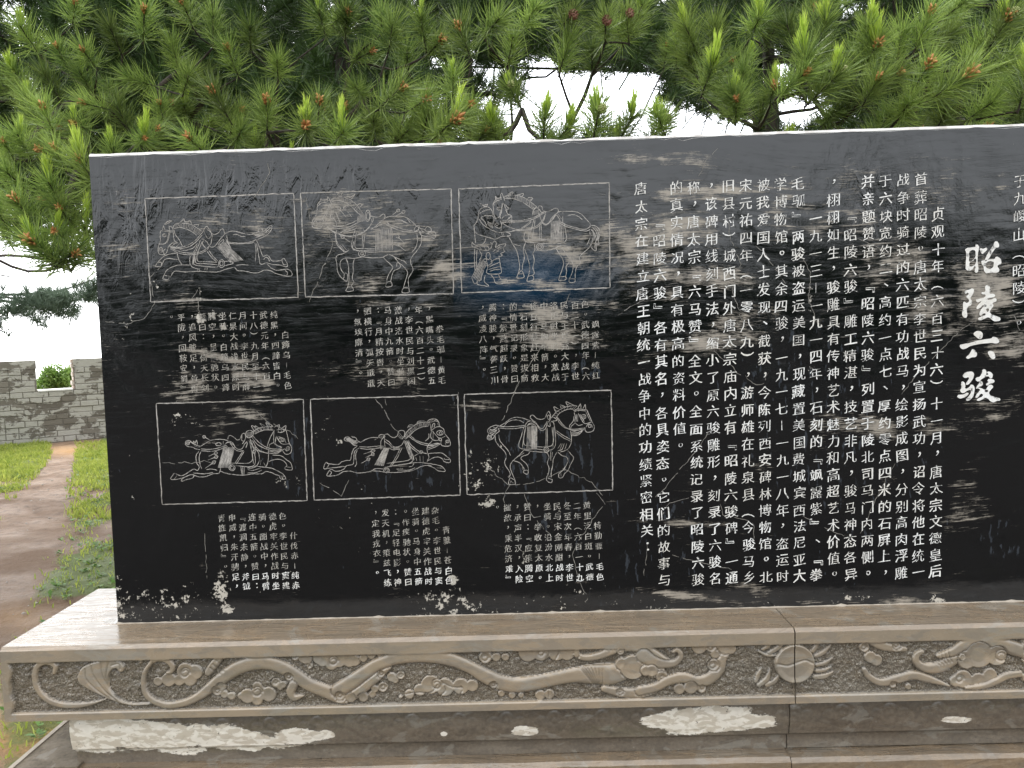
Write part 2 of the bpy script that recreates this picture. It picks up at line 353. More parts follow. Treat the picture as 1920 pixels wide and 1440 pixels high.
# ---------------- cracks
CR = [[(197,603),(240,607),(270,598),(290,570),(282,520),(300,500)],[(1366,415),(1368,445),(1380,470),(1388,495),(1378,520),(1373,548),(1384,576),(1391,603)],
 [(1333,648),(1348,668),(1369,683),(1382,699),(1396,706),(1418,722),(1433,719),(1440,700)],[(1406,450),(1431,473),(1456,508),(1474,533)],[(573,369),(578,395),(582,413)],
 [(616,430),(624,456),(610,493),(587,550),(580,566)],[(704,748),(725,775),(735,800),(748,811)],[(972,722),(960,750),(940,790)],[(910,872),(930,890),(955,910),(945,930),(944,943)],
 [(1069,550),(1051,585),(1021,640),(984,698),(964,736)],[(983,925),(993,960),(1015,985),(1037,1008)],[(1118,924),(1135,945),(1110,975),(1080,1025),(1073,1035),(1085,1090),(1100,1115)],
 [(1330,808),(1304,848),(1266,889),(1243,919),(1224,935)],[(1292,933),(1268,940),(1254,943),(1240,965)],[(1678,869),(1664,893),(1642,936),(1613,1000)],[(1505,967),(1539,986),(1582,1005)],
 [(1350,945),(1355,965),(1390,973),(1412,980),(1414,1020)],[(1260,1040),(1300,1052),(1340,1060),(1372,1068)],[(305,868),(395,866)],[(384,1000),(386,1040),(388,1085)],[(330,755),(345,735)],
 [(955,910),(1000,905),(1040,890),(1060,880),(1110,905),(1130,930)],[(725,760),(722,748)],[(1310,330),(1325,300),(1345,280)],[(500,300),(505,325),(490,350),(475,372)],[(1250,540),(1190,570),(1160,590)],
 [(1690,740),(1720,700),(1760,660),(1800,620),(1830,600)],[(1590,440),(1620,452),(1660,472),(1690,480)],[(1495,470),(1520,510),(1515,560),(1530,600)],[(360,560),(376,540),(372,580),(380,610)],
 [(1213,1020),(1210,1060),(1206,1080)],[(860,735),(850,760)],[(1900,590),(1912,620)],[(600,905),(640,930),(655,900)],[(480,770),(500,790),(520,800),(545,810),(560,822)]]
cr = Rib()
for c in CR:
    P = [c[0]]
    for a, b in zip(c[:-1], c[1:]):
        n = max(2, int(math.dist(a, b)/6))
        for t in range(1, n+1): P.append((a[0]+(b[0]-a[0])*t/n+random.gauss(0, .9), a[1]+(b[1]-a[1])*t/n+random.gauss(0, .9)))
    cr.line(P, 1.0, False, jit=.1, gap=.10)
cr.build('crack', M_CRACK, stele)['kind'] = 'stuff'

# ---------------- the six engraved horses (crop offset, strokes in crop pixels)
def El(cx, cy, rx, ry, n=12): return [(cx+rx*math.cos(t*2*math.pi/n), cy+ry*math.sin(t*2*math.pi/n)) for t in range(n+1)]
def Fan(a0, a1, b0, b1, n): return [[(a0[0]+(a1[0]-a0[0])*t, a0[1]+(a1[1]-a0[1])*t), (b0[0]+(b1[0]-b0[0])*t, b0[1]+(b1[1]-b0[1])*t)] for t in [i/(n-1) for i in range(n)]]
def Arrow(a, b):
    d = np.array(b, float)-a; L = np.hypot(*d); d /= L; nn = np.array([-d[1], d[0]]); a = np.array(a, float); c = a+d*L*.42
    return [[tuple(a), tuple(a+d*L*.2+nn*17), tuple(c)], [tuple(a), tuple(a+d*L*.2-nn*17), tuple(c)], [tuple(a+d*L*.1), tuple(b)]]
def Mane(o, i, n=20):
    o, i = catmull(o, 8), catmull(i, 8); r = [[tuple(q) for q in o[::3]], [tuple(q) for q in i[::3]]]
    for k in range(n):
        t = (k+.5)/n; p = o[int(t*(len(o)-1))]; q = i[int(t*(len(i)-1))]; r.append([tuple(p+(q-p)*.12), tuple(p+(q-p)*.85)])
    return r
PICT = [
 ((260,350), 'engraved_horse_panel', 'framed engraving of a horse galloping left with its tail out, upper left of the six',
  [(272.1,372.6),(550.6,362.6),(559.5,557.5),(282.6,566.3)],
  [[(275,510),(255,520),(250,570),(255,620),(235,680),(225,730),(235,775),(265,790),(300,790),(320,770),(335,740),(345,700)],
   [(400,500),(405,560),(415,620),(440,650),(420,655),(370,670),(345,700)],El(258,735,22,28),El(258,735,10,12),[(300,790),(290,750),(310,720)],
   [(280,500),(290,455),(305,500)],[(360,500),(355,460),(385,470),(400,500)],El(300,565,22,16),El(300,565,9,8),[(275,500),(400,515)],[(275,515),(395,528)],[(360,510),(320,650),(245,670)],[(372,515),(332,655)]]
  + Mane([(395,480),(430,435),(520,425),(610,440),(680,480),(740,520)],[(410,490),(480,475),(560,495),(630,530),(690,575)],26) +
  [[(300,440),(340,405),(400,395),(350,420),(310,440)],[(330,430),(380,400)],[(470,425),(530,375),(540,410),(600,400),(620,435)],[(490,415),(530,385)],[(560,425),(590,405)],[(640,445),(700,440),(690,465)],
   [(410,500),(430,560),(475,620),(510,690)],[(430,560),(460,600),(485,640)],
   [(350,690),(450,705),(550,690),(640,640),(700,580),(745,530)],[(360,700),(470,720),(580,700),(660,650),(740,560)],[(370,720),(440,760),(520,785),(620,790),(720,775),(790,740),(830,690)],[(370,708),(450,745),(540,768),(640,772),(720,758),(780,728),(820,690)],
   [(420,720),(480,660)],[(450,700),(520,740),(620,720),(690,660)],[(380,690),(430,660),(460,650)],[(360,690),(400,650),(440,640)],
   [(745,530),(770,480),(795,465),(820,490),(850,540),(885,555),(930,535),(955,500),(980,490),(995,520),(1000,550),(960,600),(920,650),(890,690),(840,700),(790,640),(755,610),(730,610)],
   [(760,510),(785,570),(805,600),(835,590),(850,550),(830,520),(800,500)],[(860,560),(850,620),(840,680)],[(920,680),(950,640),(985,615),(985,640),(940,680)],[(760,620),(740,660),(790,720),(820,690)],
   [(1000,550),(1060,520),(1130,520),(1220,545),(1300,555),(1340,545)],[(1095,560),(1140,555),(1190,575),(1240,580)],
   [(1340,545),(1390,525),(1450,520),(1500,480),(1530,450),(1550,470),(1530,520),(1490,560),(1440,590),(1380,615)],[(1350,570),(1400,550),(1460,540),(1510,500),(1530,470)],[(1360,590),(1420,570),(1470,555)],[(1345,560),(1400,570),(1440,560),(1450,540),(1400,535)],
   [(1390,520),(1395,460),(1408,500),(1420,455),(1430,500),(1440,460),(1440,515)],[(1470,520),(1540,480)],[(1480,540),(1545,500)],
   [(1010,640),(1100,650),(1200,655),(1300,640),(1370,615)],[(1010,655),(1150,665),(1300,655),(1345,640)],
   [(1370,625),(1400,690),(1430,780),(1450,810),(1490,795),(1520,820),(1550,860),(1640,860),(1680,835),(1700,845),(1730,910),(1710,930),(1640,910),(1560,905),(1490,885),(1440,900),(1410,890),(1400,830),(1385,740),(1370,660)],
   [(1350,650),(1365,740),(1355,870)],[(1665,850),(1680,900),(1720,910)],[(1450,850),(1480,820),(1510,840),(1520,870)],
   [(280,1070),(340,1080),(370,1050),(400,1000),(440,980),(540,990),(650,985),(740,985),(830,990),(920,990),(1010,960),(1110,940),(1150,975),(1230,980),(1320,1000),(1390,1000),(1460,970),(1530,975),(1600,1010),(1700,1035),(1760,1040),(1785,1015),(1750,965),(1700,960),(1650,970)],
   [(1700,970),(1730,1000),(1720,1030)],[(1490,900),(1550,950),(1600,970),(1670,965)],[(1130,915),(1200,905),(1280,912)],
   [(280,1070),(300,1020),(340,960),(440,915),(500,910),(600,910)],[(300,1030),(355,1040),(345,1075)],[(195,930),(215,890),(260,840),(310,800),(380,780),(450,770)],[(195,930),(260,925),(280,890),(300,850),(360,835),(460,850)],[(225,880),(265,880),(265,915)],
   [(450,770),(465,840),(505,910)],[(600,800),(595,870),(620,930),(700,960)],[(620,800),(650,740)],
   [(720,620),(690,700),(650,800),(645,900),(760,925),(900,935),(930,920)],[(740,640),(700,740),(685,860),(780,870),(910,880)],[(655,790),(640,910)],[(680,680),(640,790),(625,910)],[(690,740),(665,880),(780,895),(920,905)],
   [(790,745),(850,820),(910,880)],[(815,740),(860,800),(920,865)],El(965,895,35,45),El(963,893,20,27),[(1000,870),(1050,865),(1100,890),(1000,920)],[(1010,600),(1060,700),(1080,730)],[(1020,560),(1040,640),(1075,720)],
   [(690,950),(690,985)],[(705,950),(705,985)],[(770,940),(770,970)],[(785,940),(785,970)],[(800,940),(800,970)]] + Fan((905,700),(995,645),(1075,885),(1215,855),11)),
 ((555,340), 'engraved_horse_panel', 'framed engraving of a horse walking left, struck by arrows, middle of the upper three',
  [(563.9,361.8),(845.6,354.2),(850.4,550.7),(572.8,557.1)],
  [[(370,210),(300,225),(255,260),(245,330),(240,380),(210,430),(190,470),(190,520),(215,545),(260,550),(290,540),(310,510),(330,490)],El(225,490,22,28),El(225,490,10,14),
   [(395,260),(310,430),(215,435)],[(408,262),(326,436),(215,450)],El(320,330,25,15),El(320,330,9,7),[(365,240),(370,180),(400,230),(430,280)],[(285,230),(290,200),(310,225)],[(255,290),(300,250),(360,245)],[(270,270),(275,250)],[(300,255),(305,235)],[(330,250),(332,225)],
   [(405,270),(410,350),(405,430),(440,430),(435,340),(400,230)],[(418,280),(424,420)],[(440,430),(380,430),(340,470)],[(440,430),(465,470),(475,520)],[(445,260),(455,340),(490,420),(520,500)],El(305,450,18,14),El(330,455,12,18)]
  + Mane([(400,230),(440,195),(500,178),(560,185),(640,220),(710,280),(760,350),(800,400)],[(415,240),(480,225),(560,240),(640,290),(710,360),(760,400)],30) +
  [[(470,185),(500,130),(540,120),(525,170)],[(590,190),(640,180),(690,150),(640,215)],[(610,200),(660,175)],[(720,280),(740,260),(770,275),(740,300)]]
  + Fan((720,400),(790,390),(715,480),(805,460),9) +
  [[(330,480),(400,510),(500,525),(600,500),(680,470),(730,430)],[(370,520),(470,545),(580,540),(680,500),(760,460)],[(320,490),(400,560),(480,600),(580,630),(680,630),(780,590),(850,530),(890,470),(895,420)],[(330,510),(420,580),(520,625),(620,640),(720,625),(820,570),(870,500),(880,440)],
   [(510,600),(600,560),(700,520)],[(560,590),(640,570),(710,540)],El(835,400,30,65),El(838,405,18,45),[(860,400),(920,415),(970,410),(1010,380),(1030,390),(1030,430),(980,470),(930,520),(870,560)],[(1020,460),(960,490),(920,530)],[(780,540),(800,600)],[(850,545),(920,540)],
   [(1030,430),(1080,410),(1160,405),(1240,410),(1300,430),(1360,480),(1400,520)],[(1150,450),(1220,450),(1300,490)],[(1180,460),(1240,465),(1320,500)],
   [(1040,500),(1120,540),(1240,580),(1350,590),(1420,580)],[(1050,485),(1140,520),(1250,560),(1360,575)],[(1030,455),(1060,470),(1080,500)],[(1290,430),(1320,470),(1330,490)],
   [(1400,520),(1440,545),(1490,560),(1530,590),(1600,585),(1625,610),(1610,660),(1550,640),(1490,635),(1450,620),(1430,580),(1420,550)],[(1500,560),(1520,530),(1560,540),(1570,575),(1530,590)],[(1370,570),(1390,530),(1430,510),(1420,560),(1380,580),(1370,570)],[(1450,560),(1500,600),(1550,610)],[(1440,575),(1480,610)],[(1530,610),(1600,640)],[(1560,600),(1610,620)],
   [(1440,580),(1460,650),(1450,730),(1410,800),(1360,860),(1335,900),(1335,960),(1360,1020),(1340,1070),(1310,1120),(1305,1180),(1310,1230)],[(1405,600),(1410,700),(1390,770),(1350,820)],
   [(1310,1230),(1310,1290),(1235,1290),(1250,1240),(1305,1240)],[(1250,1240),(1270,1160),(1295,1080),(1290,1040),(1240,980),(1190,940),(1130,870),(1080,850)],[(1130,870),(1210,910),(1260,930),(1285,960)],
   [(1010,880),(1060,930),(1115,980),(1120,1010),(1090,1060),(1060,1120),(1055,1170),(1045,1225),(1115,1215),(1100,1165),(1055,1175)],[(1100,1165),(1115,1090),(1140,1040),(1200,1010),(1215,980),(1180,940),(1170,990)],
   [(780,880),(860,888),(950,888),(1010,880),(1070,850)],[(475,560),(465,620),(475,700),(510,760),(560,825)],[(455,590),(460,660),(480,740),(540,800),(590,820)],[(515,740),(560,800)],[(540,740),(590,800)],
   [(620,795),(560,835),(490,855),(465,890),(475,960),(485,1050),(520,1110),(560,1145),(590,1160),(600,1130),(595,1075),(565,1070),(560,1110),(550,1130)],[(760,880),(680,895),(600,890),(540,905),(515,950),(520,1010),(540,1050),(560,1070)],
   [(585,900),(605,960),(615,1050),(615,1150),(605,1220),(580,1275),(665,1270),(650,1225),(605,1230)],[(680,900),(665,960),(665,1050),(655,1130),(675,1170),(650,1200),(650,1225)],
   [(690,560),(665,640),(645,750),(680,790),(740,810),(930,830)],[(710,570),(690,680),(690,770),(770,780),(930,785)],[(670,700),(660,780),(700,800),(940,810)],
   [(920,545),(970,510),(1040,500),(1110,550),(1125,800)],[(1075,560),(1085,780)],[(800,620),(790,700),(785,780)],[(775,620),(770,780)],El(768,840,40,38),El(768,840,18,16),El(768,840,8,7)]
  + Fan((930,560),(1110,540),(925,835),(1120,800),13) + sum([Arrow(*a) for a in [((480,290),(580,415)),((550,290),(650,415)),((1205,325),(1110,400)),((1270,345),(1160,400)),((520,630),(630,710)),((1160,620),(1260,720)),((1145,710),(1275,810))]], [])),
 ((850,330), 'engraved_horse_and_groom_panel', 'framed engraving of an armoured man pulling an arrow from a standing horse, right end of the upper row',
  [(860,354.2),(1142.5,342.6),(1143.5,539.6),(865.8,549.2)],
  [[(560,250),(500,270),(465,320),(465,380),(470,440),(485,500),(470,540),(480,580),(520,605),(550,600),(560,560),(545,520)],[(555,280),(550,220),(565,200),(580,240),(600,290)],[(490,275),(490,240),(510,260)],
   [(570,310),(560,380),(540,440),(550,500)],[(580,310),(610,380),(630,440),(670,460),(680,500),(670,560)],[(575,320),(545,460),(480,500)],El(535,380,28,18),El(535,380,10,8),[(560,500),(600,460),(660,450)],[(600,520),(640,500),(670,470)],El(505,560,16,14),
   [(465,320),(500,290),(550,275)],[(475,350),(490,300)],[(500,330),(510,285)],[(525,310),(532,280)],[(600,330),(640,380),(600,400)],[(610,350),(670,385)],[(560,590),(550,640)],[(640,480),(680,540)],[(620,500),(660,560)]]
  + Mane([(590,240),(650,222),(720,225),(790,240),(860,275),(920,320),(970,360)],[(600,265),(680,262),(760,285),(830,320),(900,370),(935,390)],28) +
  [[(630,220),(670,190),(695,190),(680,220)],[(650,215),(690,195)],[(740,225),(800,205),(815,215),(790,245)],[(860,270),(880,250),(920,260),(890,295)],[(865,280),(915,265)],[(870,288),(905,280)],[(920,440),(930,400),(970,370),(1000,400)]]
  + Fan((920,410),(990,390),(920,460),(1000,440),7) +
  [[(985,370),(1000,345),(1030,360),(1040,400),(1090,415),(1140,395),(1180,375),(1215,385),(1215,420),(1180,450),(1140,490),(1110,540),(1070,560),(1030,530),(1010,480),(990,430)],[(1000,380),(1020,420),(1060,415)],[(1190,440),(1150,500),(1120,540),(1070,570),(1025,540)],
   [(560,525),(650,520),(750,520),(850,505),(950,475),(1050,420)],[(565,540),(680,535),(800,530),(920,505),(1040,440),(1075,420)],[(560,540),(640,590),(740,620),(850,620),(950,590),(1030,520),(1070,440)],[(680,630),(780,635),(880,625),(980,590),(1050,510),(1075,430)],[(520,660),(600,650),(700,640),(800,600),(900,520)],[(740,640),(820,600),(910,530)],
   [(1215,415),(1300,410),(1400,412),(1480,440),(1540,500),(1590,560),(1570,610)],[(1325,460),(1390,450),(1450,470),(1500,510)],
   [(1240,530),(1320,570),(1420,600),(1530,620),(1600,580)],[(1240,550),(1320,590),(1430,620),(1540,640),(1590,620)],
   [(1600,575),(1650,580),(1695,620),(1700,680),(1685,740),(1690,800),(1660,790),(1655,870),(1620,850),(1600,810),(1620,750)],[(1620,600),(1660,650),(1670,720),(1640,790)],[(1600,620),(1640,680),(1630,760)],[(1640,590),(1685,660),(1670,760)],[(1625,640),(1655,720),(1640,840)],[(1610,590),(1660,640)],
   [(1620,620),(1625,700),(1600,790),(1560,850),(1500,900),(1465,950),(1475,1010),(1430,1060),(1415,1130),(1415,1200)],[(1585,640),(1585,720),(1550,800)],
   [(1415,1200),(1405,1235),(1350,1235),(1345,1200),(1365,1160),(1390,1080),(1385,1010),(1340,950),(1270,850)],[(1350,1195),(1410,1195)],
   [(945,860),(1050,870),(1120,860),(1190,835),(1250,810),(1310,820),(1350,860)],El(1255,825,18,18),[(1190,840),(1240,920),(1280,1000),(1265,1080),(1235,1160),(1230,1215),(1300,1205),(1305,1170),(1240,1170)],[(1300,1180),(1315,1110),(1310,1050),(1350,1000)],
   [(645,710),(690,790),(740,880),(760,980),(770,1050),(755,1130),(740,1185),(820,1175),(810,1130),(790,1100),(760,1135),(810,1135)],[(840,770),(815,850),(825,950),(805,1030),(800,1090)],
   [(830,850),(860,940),(885,1040),(880,1130),(855,1220),(930,1205),(920,1155),(870,1165)],[(945,790),(945,860),(925,900),(940,980),(925,1060),(940,1130),(915,1155)],[(840,640),(820,700),(840,760),(940,780)],[(700,790),(790,815)],
   [(940,480),(910,600),(880,700),(870,750),(950,775),(1290,770),(1290,560)],[(950,500),(935,620),(925,725),(1000,735),(1130,735)],[(890,600),(885,740),(1140,745)],[(1270,420),(1275,760)],[(1255,560),(1258,760)],
   [(1005,550),(1000,760)],[(1020,540),(1020,750)],El(1003,822,38,38),El(1003,822,22,22),[(1050,780),(1050,855)],[(1140,530),(1195,455),(1240,520)],[(1195,450),(1240,500)],[(1210,440),(1260,500)],
   [(290,440),(310,390),(370,360),(420,370),(450,410),(460,460)],[(290,445),(370,400),(430,390)],[(310,320),(350,340),(400,330),(370,355),(320,330)],[(350,470),(370,460),(420,460),(460,470),(470,510),(460,545),(420,545),(400,530)],[(380,480),(410,470)],El(405,488,10,6),[(340,470),(320,490),(350,520)],
   [(290,445),(285,500),(260,550),(240,580),(245,640)],[(300,500),(340,560),(430,620),(500,650),(550,660)],[(245,640),(290,680),(360,700),(430,720),(490,735),(560,705),(650,700)],[(550,660),(600,650),(650,665),(665,690),(620,695)],[(560,660),(570,695)],[(480,660),(490,710)],[(575,655),(590,700)],[(330,490),(370,540),(390,580)],
   [(245,600),(250,700),(260,780)],[(380,720),(360,770),(310,810)],[(215,765),(250,800),(320,815),(400,820),(410,860),(330,860),(250,830),(220,820),(215,765)],[(300,812),(330,855)],[(350,815),(380,860)],
   [(250,840),(245,950),(250,1060),(255,1100)],[(275,860),(270,1000),(275,1100)],[(350,860),(320,940)],[(215,1180),(245,1250),(290,1230)],[(300,860),(330,920),(300,980)],
   [(430,850),(470,760),(500,780),(490,830),(540,800),(610,790),(580,840),(590,880),(550,900),(570,920),(520,940)],[(460,880),(500,850),(560,820)],[(470,900),(530,870)],[(480,860),(540,815)],[(500,870),(575,830)],[(430,770),(450,800),(430,850)],
   [(390,1000),(400,1060),(395,1130),(550,1130),(545,1030),(530,940)],[(410,1060),(470,1030),(540,1000)],[(400,1090),(470,1070),(545,1050)],[(420,1110),(480,1090),(545,1085)],[(400,1140),(550,1138)],[(430,1000),(500,960),(540,960)],El(405,930,25,40),El(370,980,18,18),[(430,960),(450,1000),(410,1040)],
   [(330,1130),(320,1210),(285,1215),(285,1260),(400,1280),(405,1265),(360,1225),(370,1150)],[(435,1145),(470,1190),(500,1250),(610,1245),(630,1215),(600,1200),(550,1195),(525,1145)],[(520,1210),(560,1195)]]
  + Fan((1135,530),(1240,510),(1135,780),(1245,760),11) + Fan((330,950),(385,1010),(215,1180),(300,1230),7) + Fan((395,550),(455,545),(430,600),(460,610),6)),
 ((280,735), 'engraved_horse_panel', 'framed engraving of a stocky horse leaping right, hit by five arrows, lower left of the six',
  [(292.9,756.8),(568.2,748.7),(576.3,938.4),(304.2,945.7)],
  [[(1450,410),(1510,380),(1500,430)],[(1540,420),(1585,390),(1580,450)],[(1590,440),(1605,510),(1625,590),(1650,640),(1650,690),(1620,720),(1580,720),(1555,690)],[(1450,440),(1445,510),(1450,590),(1480,620),(1540,640)],[(1480,510),(1500,560),(1550,605),(1635,600)],[(1470,520),(1470,600),(1540,650)],
   El(1540,555,38,20),El(1545,555,16,10),[(1500,520),(1560,540),(1590,590)],El(1610,655,20,22),El(1610,655,9,10),[(1480,440),(1530,430),(1580,440),(1530,470),(1490,465)],[(1500,445),(1500,470)],[(1530,435),(1535,470)],[(1560,440),(1560,465)],[(1540,690),(1570,660),(1600,690)]]
  + Mane([(1205,460),(1260,425),(1340,405),(1430,400)],[(1225,490),(1280,460),(1350,440),(1440,440)],18) +
  [[(1215,450),(1190,390),(1240,410),(1230,390),(1280,420)],[(1215,410),(1250,430)],[(1320,405),(1285,365),(1340,390)],[(1380,400),(1355,355),(1420,385),(1440,405)],[(1375,370),(1400,395)],[(1120,500),(1130,460),(1180,445),(1210,470),(1200,510),(1150,530),(1120,500)]]
  + Fan((1130,470),(1200,460),(1140,520),(1195,515),7) +
  [[(1455,440),(1410,520),(1380,600),(1365,660)],[(1445,585),(1400,610),(1390,650)],[(1205,510),(1260,570),(1340,630),(1430,660),(1540,660)],[(1190,520),(1250,600),(1330,650),(1440,680),(1550,665)],[(1170,540),(1210,640),(1290,690),(1380,710),(1480,710),(1540,680)],[(1200,560),(1260,660),(1350,705)],[(1390,690),(1470,695),(1540,675)],
   [(915,550),(920,515),(950,505),(990,530),(1020,555),(1055,545),(1080,490),(1110,480),(1120,530),(1100,580),(1080,600)],[(930,570),(970,590),(1000,640),(1040,665),(1080,655),(1110,600),(1140,570)],[(940,590),(990,660),(1040,685),(1100,680)],[(1080,500),(1075,560),(1110,570)],[(1110,600),(1140,590),(1120,650)],
   [(600,630),(660,590),(740,555),(840,550),(920,565)],[(600,630),(560,620),(510,600),(470,565),(430,570),(420,600),(440,630),(500,640),(540,660),(590,670)],[(440,590),(480,580),(520,600)],El(450,595,18,18),El(450,595,9,9),[(510,600),(515,565),(530,595),(550,560),(560,615)],[(520,620),(580,650)],[(540,615),(590,640)],
   [(600,660),(700,665),(800,650),(900,620)],[(600,680),(720,688),(830,665),(910,630)],
   [(575,690),(545,740),(550,820),(580,870),(560,910),(520,895),(470,920),(410,960),(360,970),(300,945),(285,950),(250,1010),(310,1015),(360,1005),(420,985),(490,960),(580,985),(660,980),(740,950),(810,940),(830,885)],[(600,690),(580,750),(590,840),(610,890)],[(320,970),(290,1015)],
   [(370,1020),(410,990),(480,960),(520,965),(500,1000),(440,1015),(380,1035),(370,1020)],[(660,900),(730,895),(790,910)],[(510,940),(640,950),(740,935)],[(820,915),(900,945),(1000,960),(1100,965),(1200,950),(1300,950),(1350,925)],
   [(860,570),(855,700),(850,800)],[(870,620),(900,590),(950,580)],[(880,600),(920,580),(990,620)],[(1100,690),(1060,760),(1010,840)],[(1085,690),(1000,820)],El(962,880,35,32),El(962,880,20,18),[(930,825),(1190,805),(1160,560)],[(1000,855),(1225,845),(1190,560)],[(940,850),(1000,830)],[(1175,560),(1210,830)],
   [(1200,640),(1260,690),(1280,760),(1270,820),(1230,870),(1140,895)],[(1140,940),(1240,935),(1310,905)],[(1300,790),(1290,850)],[(1330,820),(1350,860)],[(1190,630),(1240,650),(1200,700),(1240,720)],El(1220,690,16,16),
   [(1065,860),(1075,960)],[(1085,860),(1085,960)],[(1105,860),(1098,960)],[(1385,670),(1385,760),(1370,840),(1350,870)],[(1150,900),(1200,910),(1300,880)],
   [(1430,730),(1530,740),(1600,790),(1640,820),(1660,870),(1655,905),(1590,900),(1575,880),(1600,850),(1560,800),(1500,780),(1430,790),(1385,810)],[(1600,870),(1650,875)],
   [(1140,880),(1220,860),(1320,870),(1420,885),(1520,930),(1560,960),(1585,1005),(1530,1010),(1510,970),(1470,960),(1420,935),(1350,920)],[(1525,975),(1570,980)],El(805,605,32,18),[(730,590),(800,600)]]
  + Fan((870,640),(990,640),(800,880),(930,880),15) + sum([Arrow(*a) for a in [((620,510),(710,560)),((795,700),(690,745)),((800,745),(680,790)),((775,800),(650,885))]], [])),
 ((570,730), 'engraved_horse_panel', 'framed engraving of a slim horse at full gallop to the right, middle of the lower three',
  [(582.1,748.6),(858.2,740.5),(863,928.3),(589,937.5)],
  [[(1470,400),(1475,450),(1480,490)],[(1510,360),(1560,380),(1580,430),(1620,460),(1640,520),(1680,570),(1700,620),(1690,655),(1640,660),(1600,650),(1590,620),(1600,580)],[(1485,450),(1500,400),(1520,400),(1510,440)],[(1480,490),(1470,540),(1490,580),(1540,595),(1580,580)],[(1490,480),(1540,540),(1580,575)],[(1490,470),(1530,440),(1590,430)],[(1580,575),(1640,545)],
   El(1580,505,38,28),El(1585,508,15,15),El(1665,605,18,16),El(1665,605,8,8),[(1640,620),(1650,650)],[(1500,490),(1500,570)],El(1580,580,16,16)]
  + Mane([(1165,560),(1190,500),(1250,440),(1330,395),(1410,380),(1470,385)],[(1180,580),(1230,530),(1300,470),(1380,435),(1465,425)],26) +
  [[(1200,450),(1230,410),(1290,420)],[(1215,440),(1260,420)],[(1205,440),(1250,405)],[(1310,400),(1330,370),(1400,365)],[(1320,385),(1370,370)],[(1430,370),(1480,345),(1540,350),(1570,390)],[(1450,375),(1500,350)],[(1470,380),(1530,365)],[(1550,390),(1560,420)],[(1565,385),(1580,425)],
   [(1450,510),(1450,560),(1410,600)],[(1495,590),(1450,640),(1430,680),(1435,740)],[(1230,530),(1300,590),(1380,620),(1470,635),(1560,620)],[(1220,545),(1300,605),(1400,645),(1500,650),(1570,630)],[(1430,660),(1500,640),(1570,625)],[(1440,700),(1520,670),(1590,630)],[(1440,680),(1510,655),(1580,625)],
   [(1210,590),(1250,650),(1340,720),(1430,745)],[(1195,600),(1240,670),(1330,740)],[(920,560),(935,530),(970,520),(1010,550),(1050,560),(1085,535),(1100,490),(1135,475),(1170,495),(1165,540),(1140,580)],[(1090,540),(1130,580)],[(1110,510),(1150,560)],[(1100,525),(1140,575)],
   [(940,580),(990,610),(1030,660),(1075,670),(1130,650),(1165,590)],[(930,600),(990,640),(1030,680),(1110,680)],El(905,545,35,20),[(880,550),(930,540)],[(660,615),(710,585),(780,560),(860,560)],[(820,590),(880,550)],
   [(660,615),(620,600),(560,590),(520,555),(480,560),(470,590),(530,610),(580,650),(620,650)],[(560,560),(600,560),(620,600)],[(550,545),(590,550)],[(590,620),(650,610)],
   [(640,665),(740,670),(840,660),(950,660)],[(650,685),(750,695),(860,680),(960,680)],[(980,680),(1040,700),(1120,690)],
   [(620,660),(580,690),(555,750),(540,820),(500,825),(440,840),(400,870),(300,865),(255,850),(230,920),(290,915),(390,905),(450,895),(490,900)],
   [(640,680),(590,720),(580,800),(570,870),(500,885),(450,935),(370,950),(310,930),(265,1000),(330,1005),(400,990),(460,955),(540,950),(620,970),(700,965),(780,950),(830,920),(930,925)],
   [(620,700),(600,770),(610,860),(590,900)],[(265,860),(290,870),(265,915)],[(290,945),(320,960),(300,1000)],[(780,945),(860,950),(940,960),(1040,965),(1130,960),(1220,950),(1290,930),(1350,900),(1430,880),(1480,885)],
   [(940,540),(895,600),(895,700)],[(1170,590),(1245,800),(960,860)],[(1190,590),(1265,830),(1010,890)],[(1210,600),(1280,820)],[(1120,680),(1060,800),(1000,890)],[(1140,680),(1080,800),(1010,900)],El(960,940,32,28),El(962,938,16,14),[(930,905),(1280,850)],[(935,560),(940,660)],
   [(1300,790),(1310,830)],[(1345,775),(1350,840)],[(1385,775),(1385,840)],[(1280,850),(1260,890),(1220,900)],[(1160,940),(1230,935),(1290,910)],
   [(1435,745),(1520,740),(1600,740),(1660,780),(1700,820),(1690,850),(1630,840),(1610,810),(1560,785),(1500,795),(1430,835)],[(1630,800),(1640,815),(1690,815)],[(1440,740),(1450,790),(1430,840)],
   [(1280,850),(1360,850),(1450,860),(1560,880),(1610,900),(1640,950),(1560,945),(1510,910),(1430,880)],[(1545,910),(1610,915)],[(1550,780),(1610,800)],[(780,940),(830,935)]]
  + Fan((930,680),(990,680),(820,880),(920,890),12) + Fan((480,570),(520,560),(590,650),(630,620),7) + Fan((1070,920),(1140,910),(1100,950),(1160,945),6) + Fan((1165,600),(1200,590),(1235,800),(1265,830),3)
  + sum([Arrow(*a) for a in [((1380,715),(1280,775)),((830,705),(690,750)),((820,745),(715,790)),((770,800),(665,860))]], [])),
 ((860,720), 'engraved_horse_panel', 'framed engraving of a horse trotting right with a knotted tail, lower right of the six',
  [(870.5,739.4),(1145.8,731.6),(1149,918.9),(875.8,927.5)],
  [[(1380,290),(1415,230),(1420,290)],[(1445,285),(1470,240),(1475,290)],[(1490,300),(1510,350),(1535,410),(1555,450),(1575,490),(1560,545),(1500,560),(1470,540),(1465,500)],[(1340,330),(1355,380),(1350,440),(1390,480),(1440,470)],[(1390,340),(1430,420),(1470,460),(1545,440)],[(1480,330),(1530,430)],
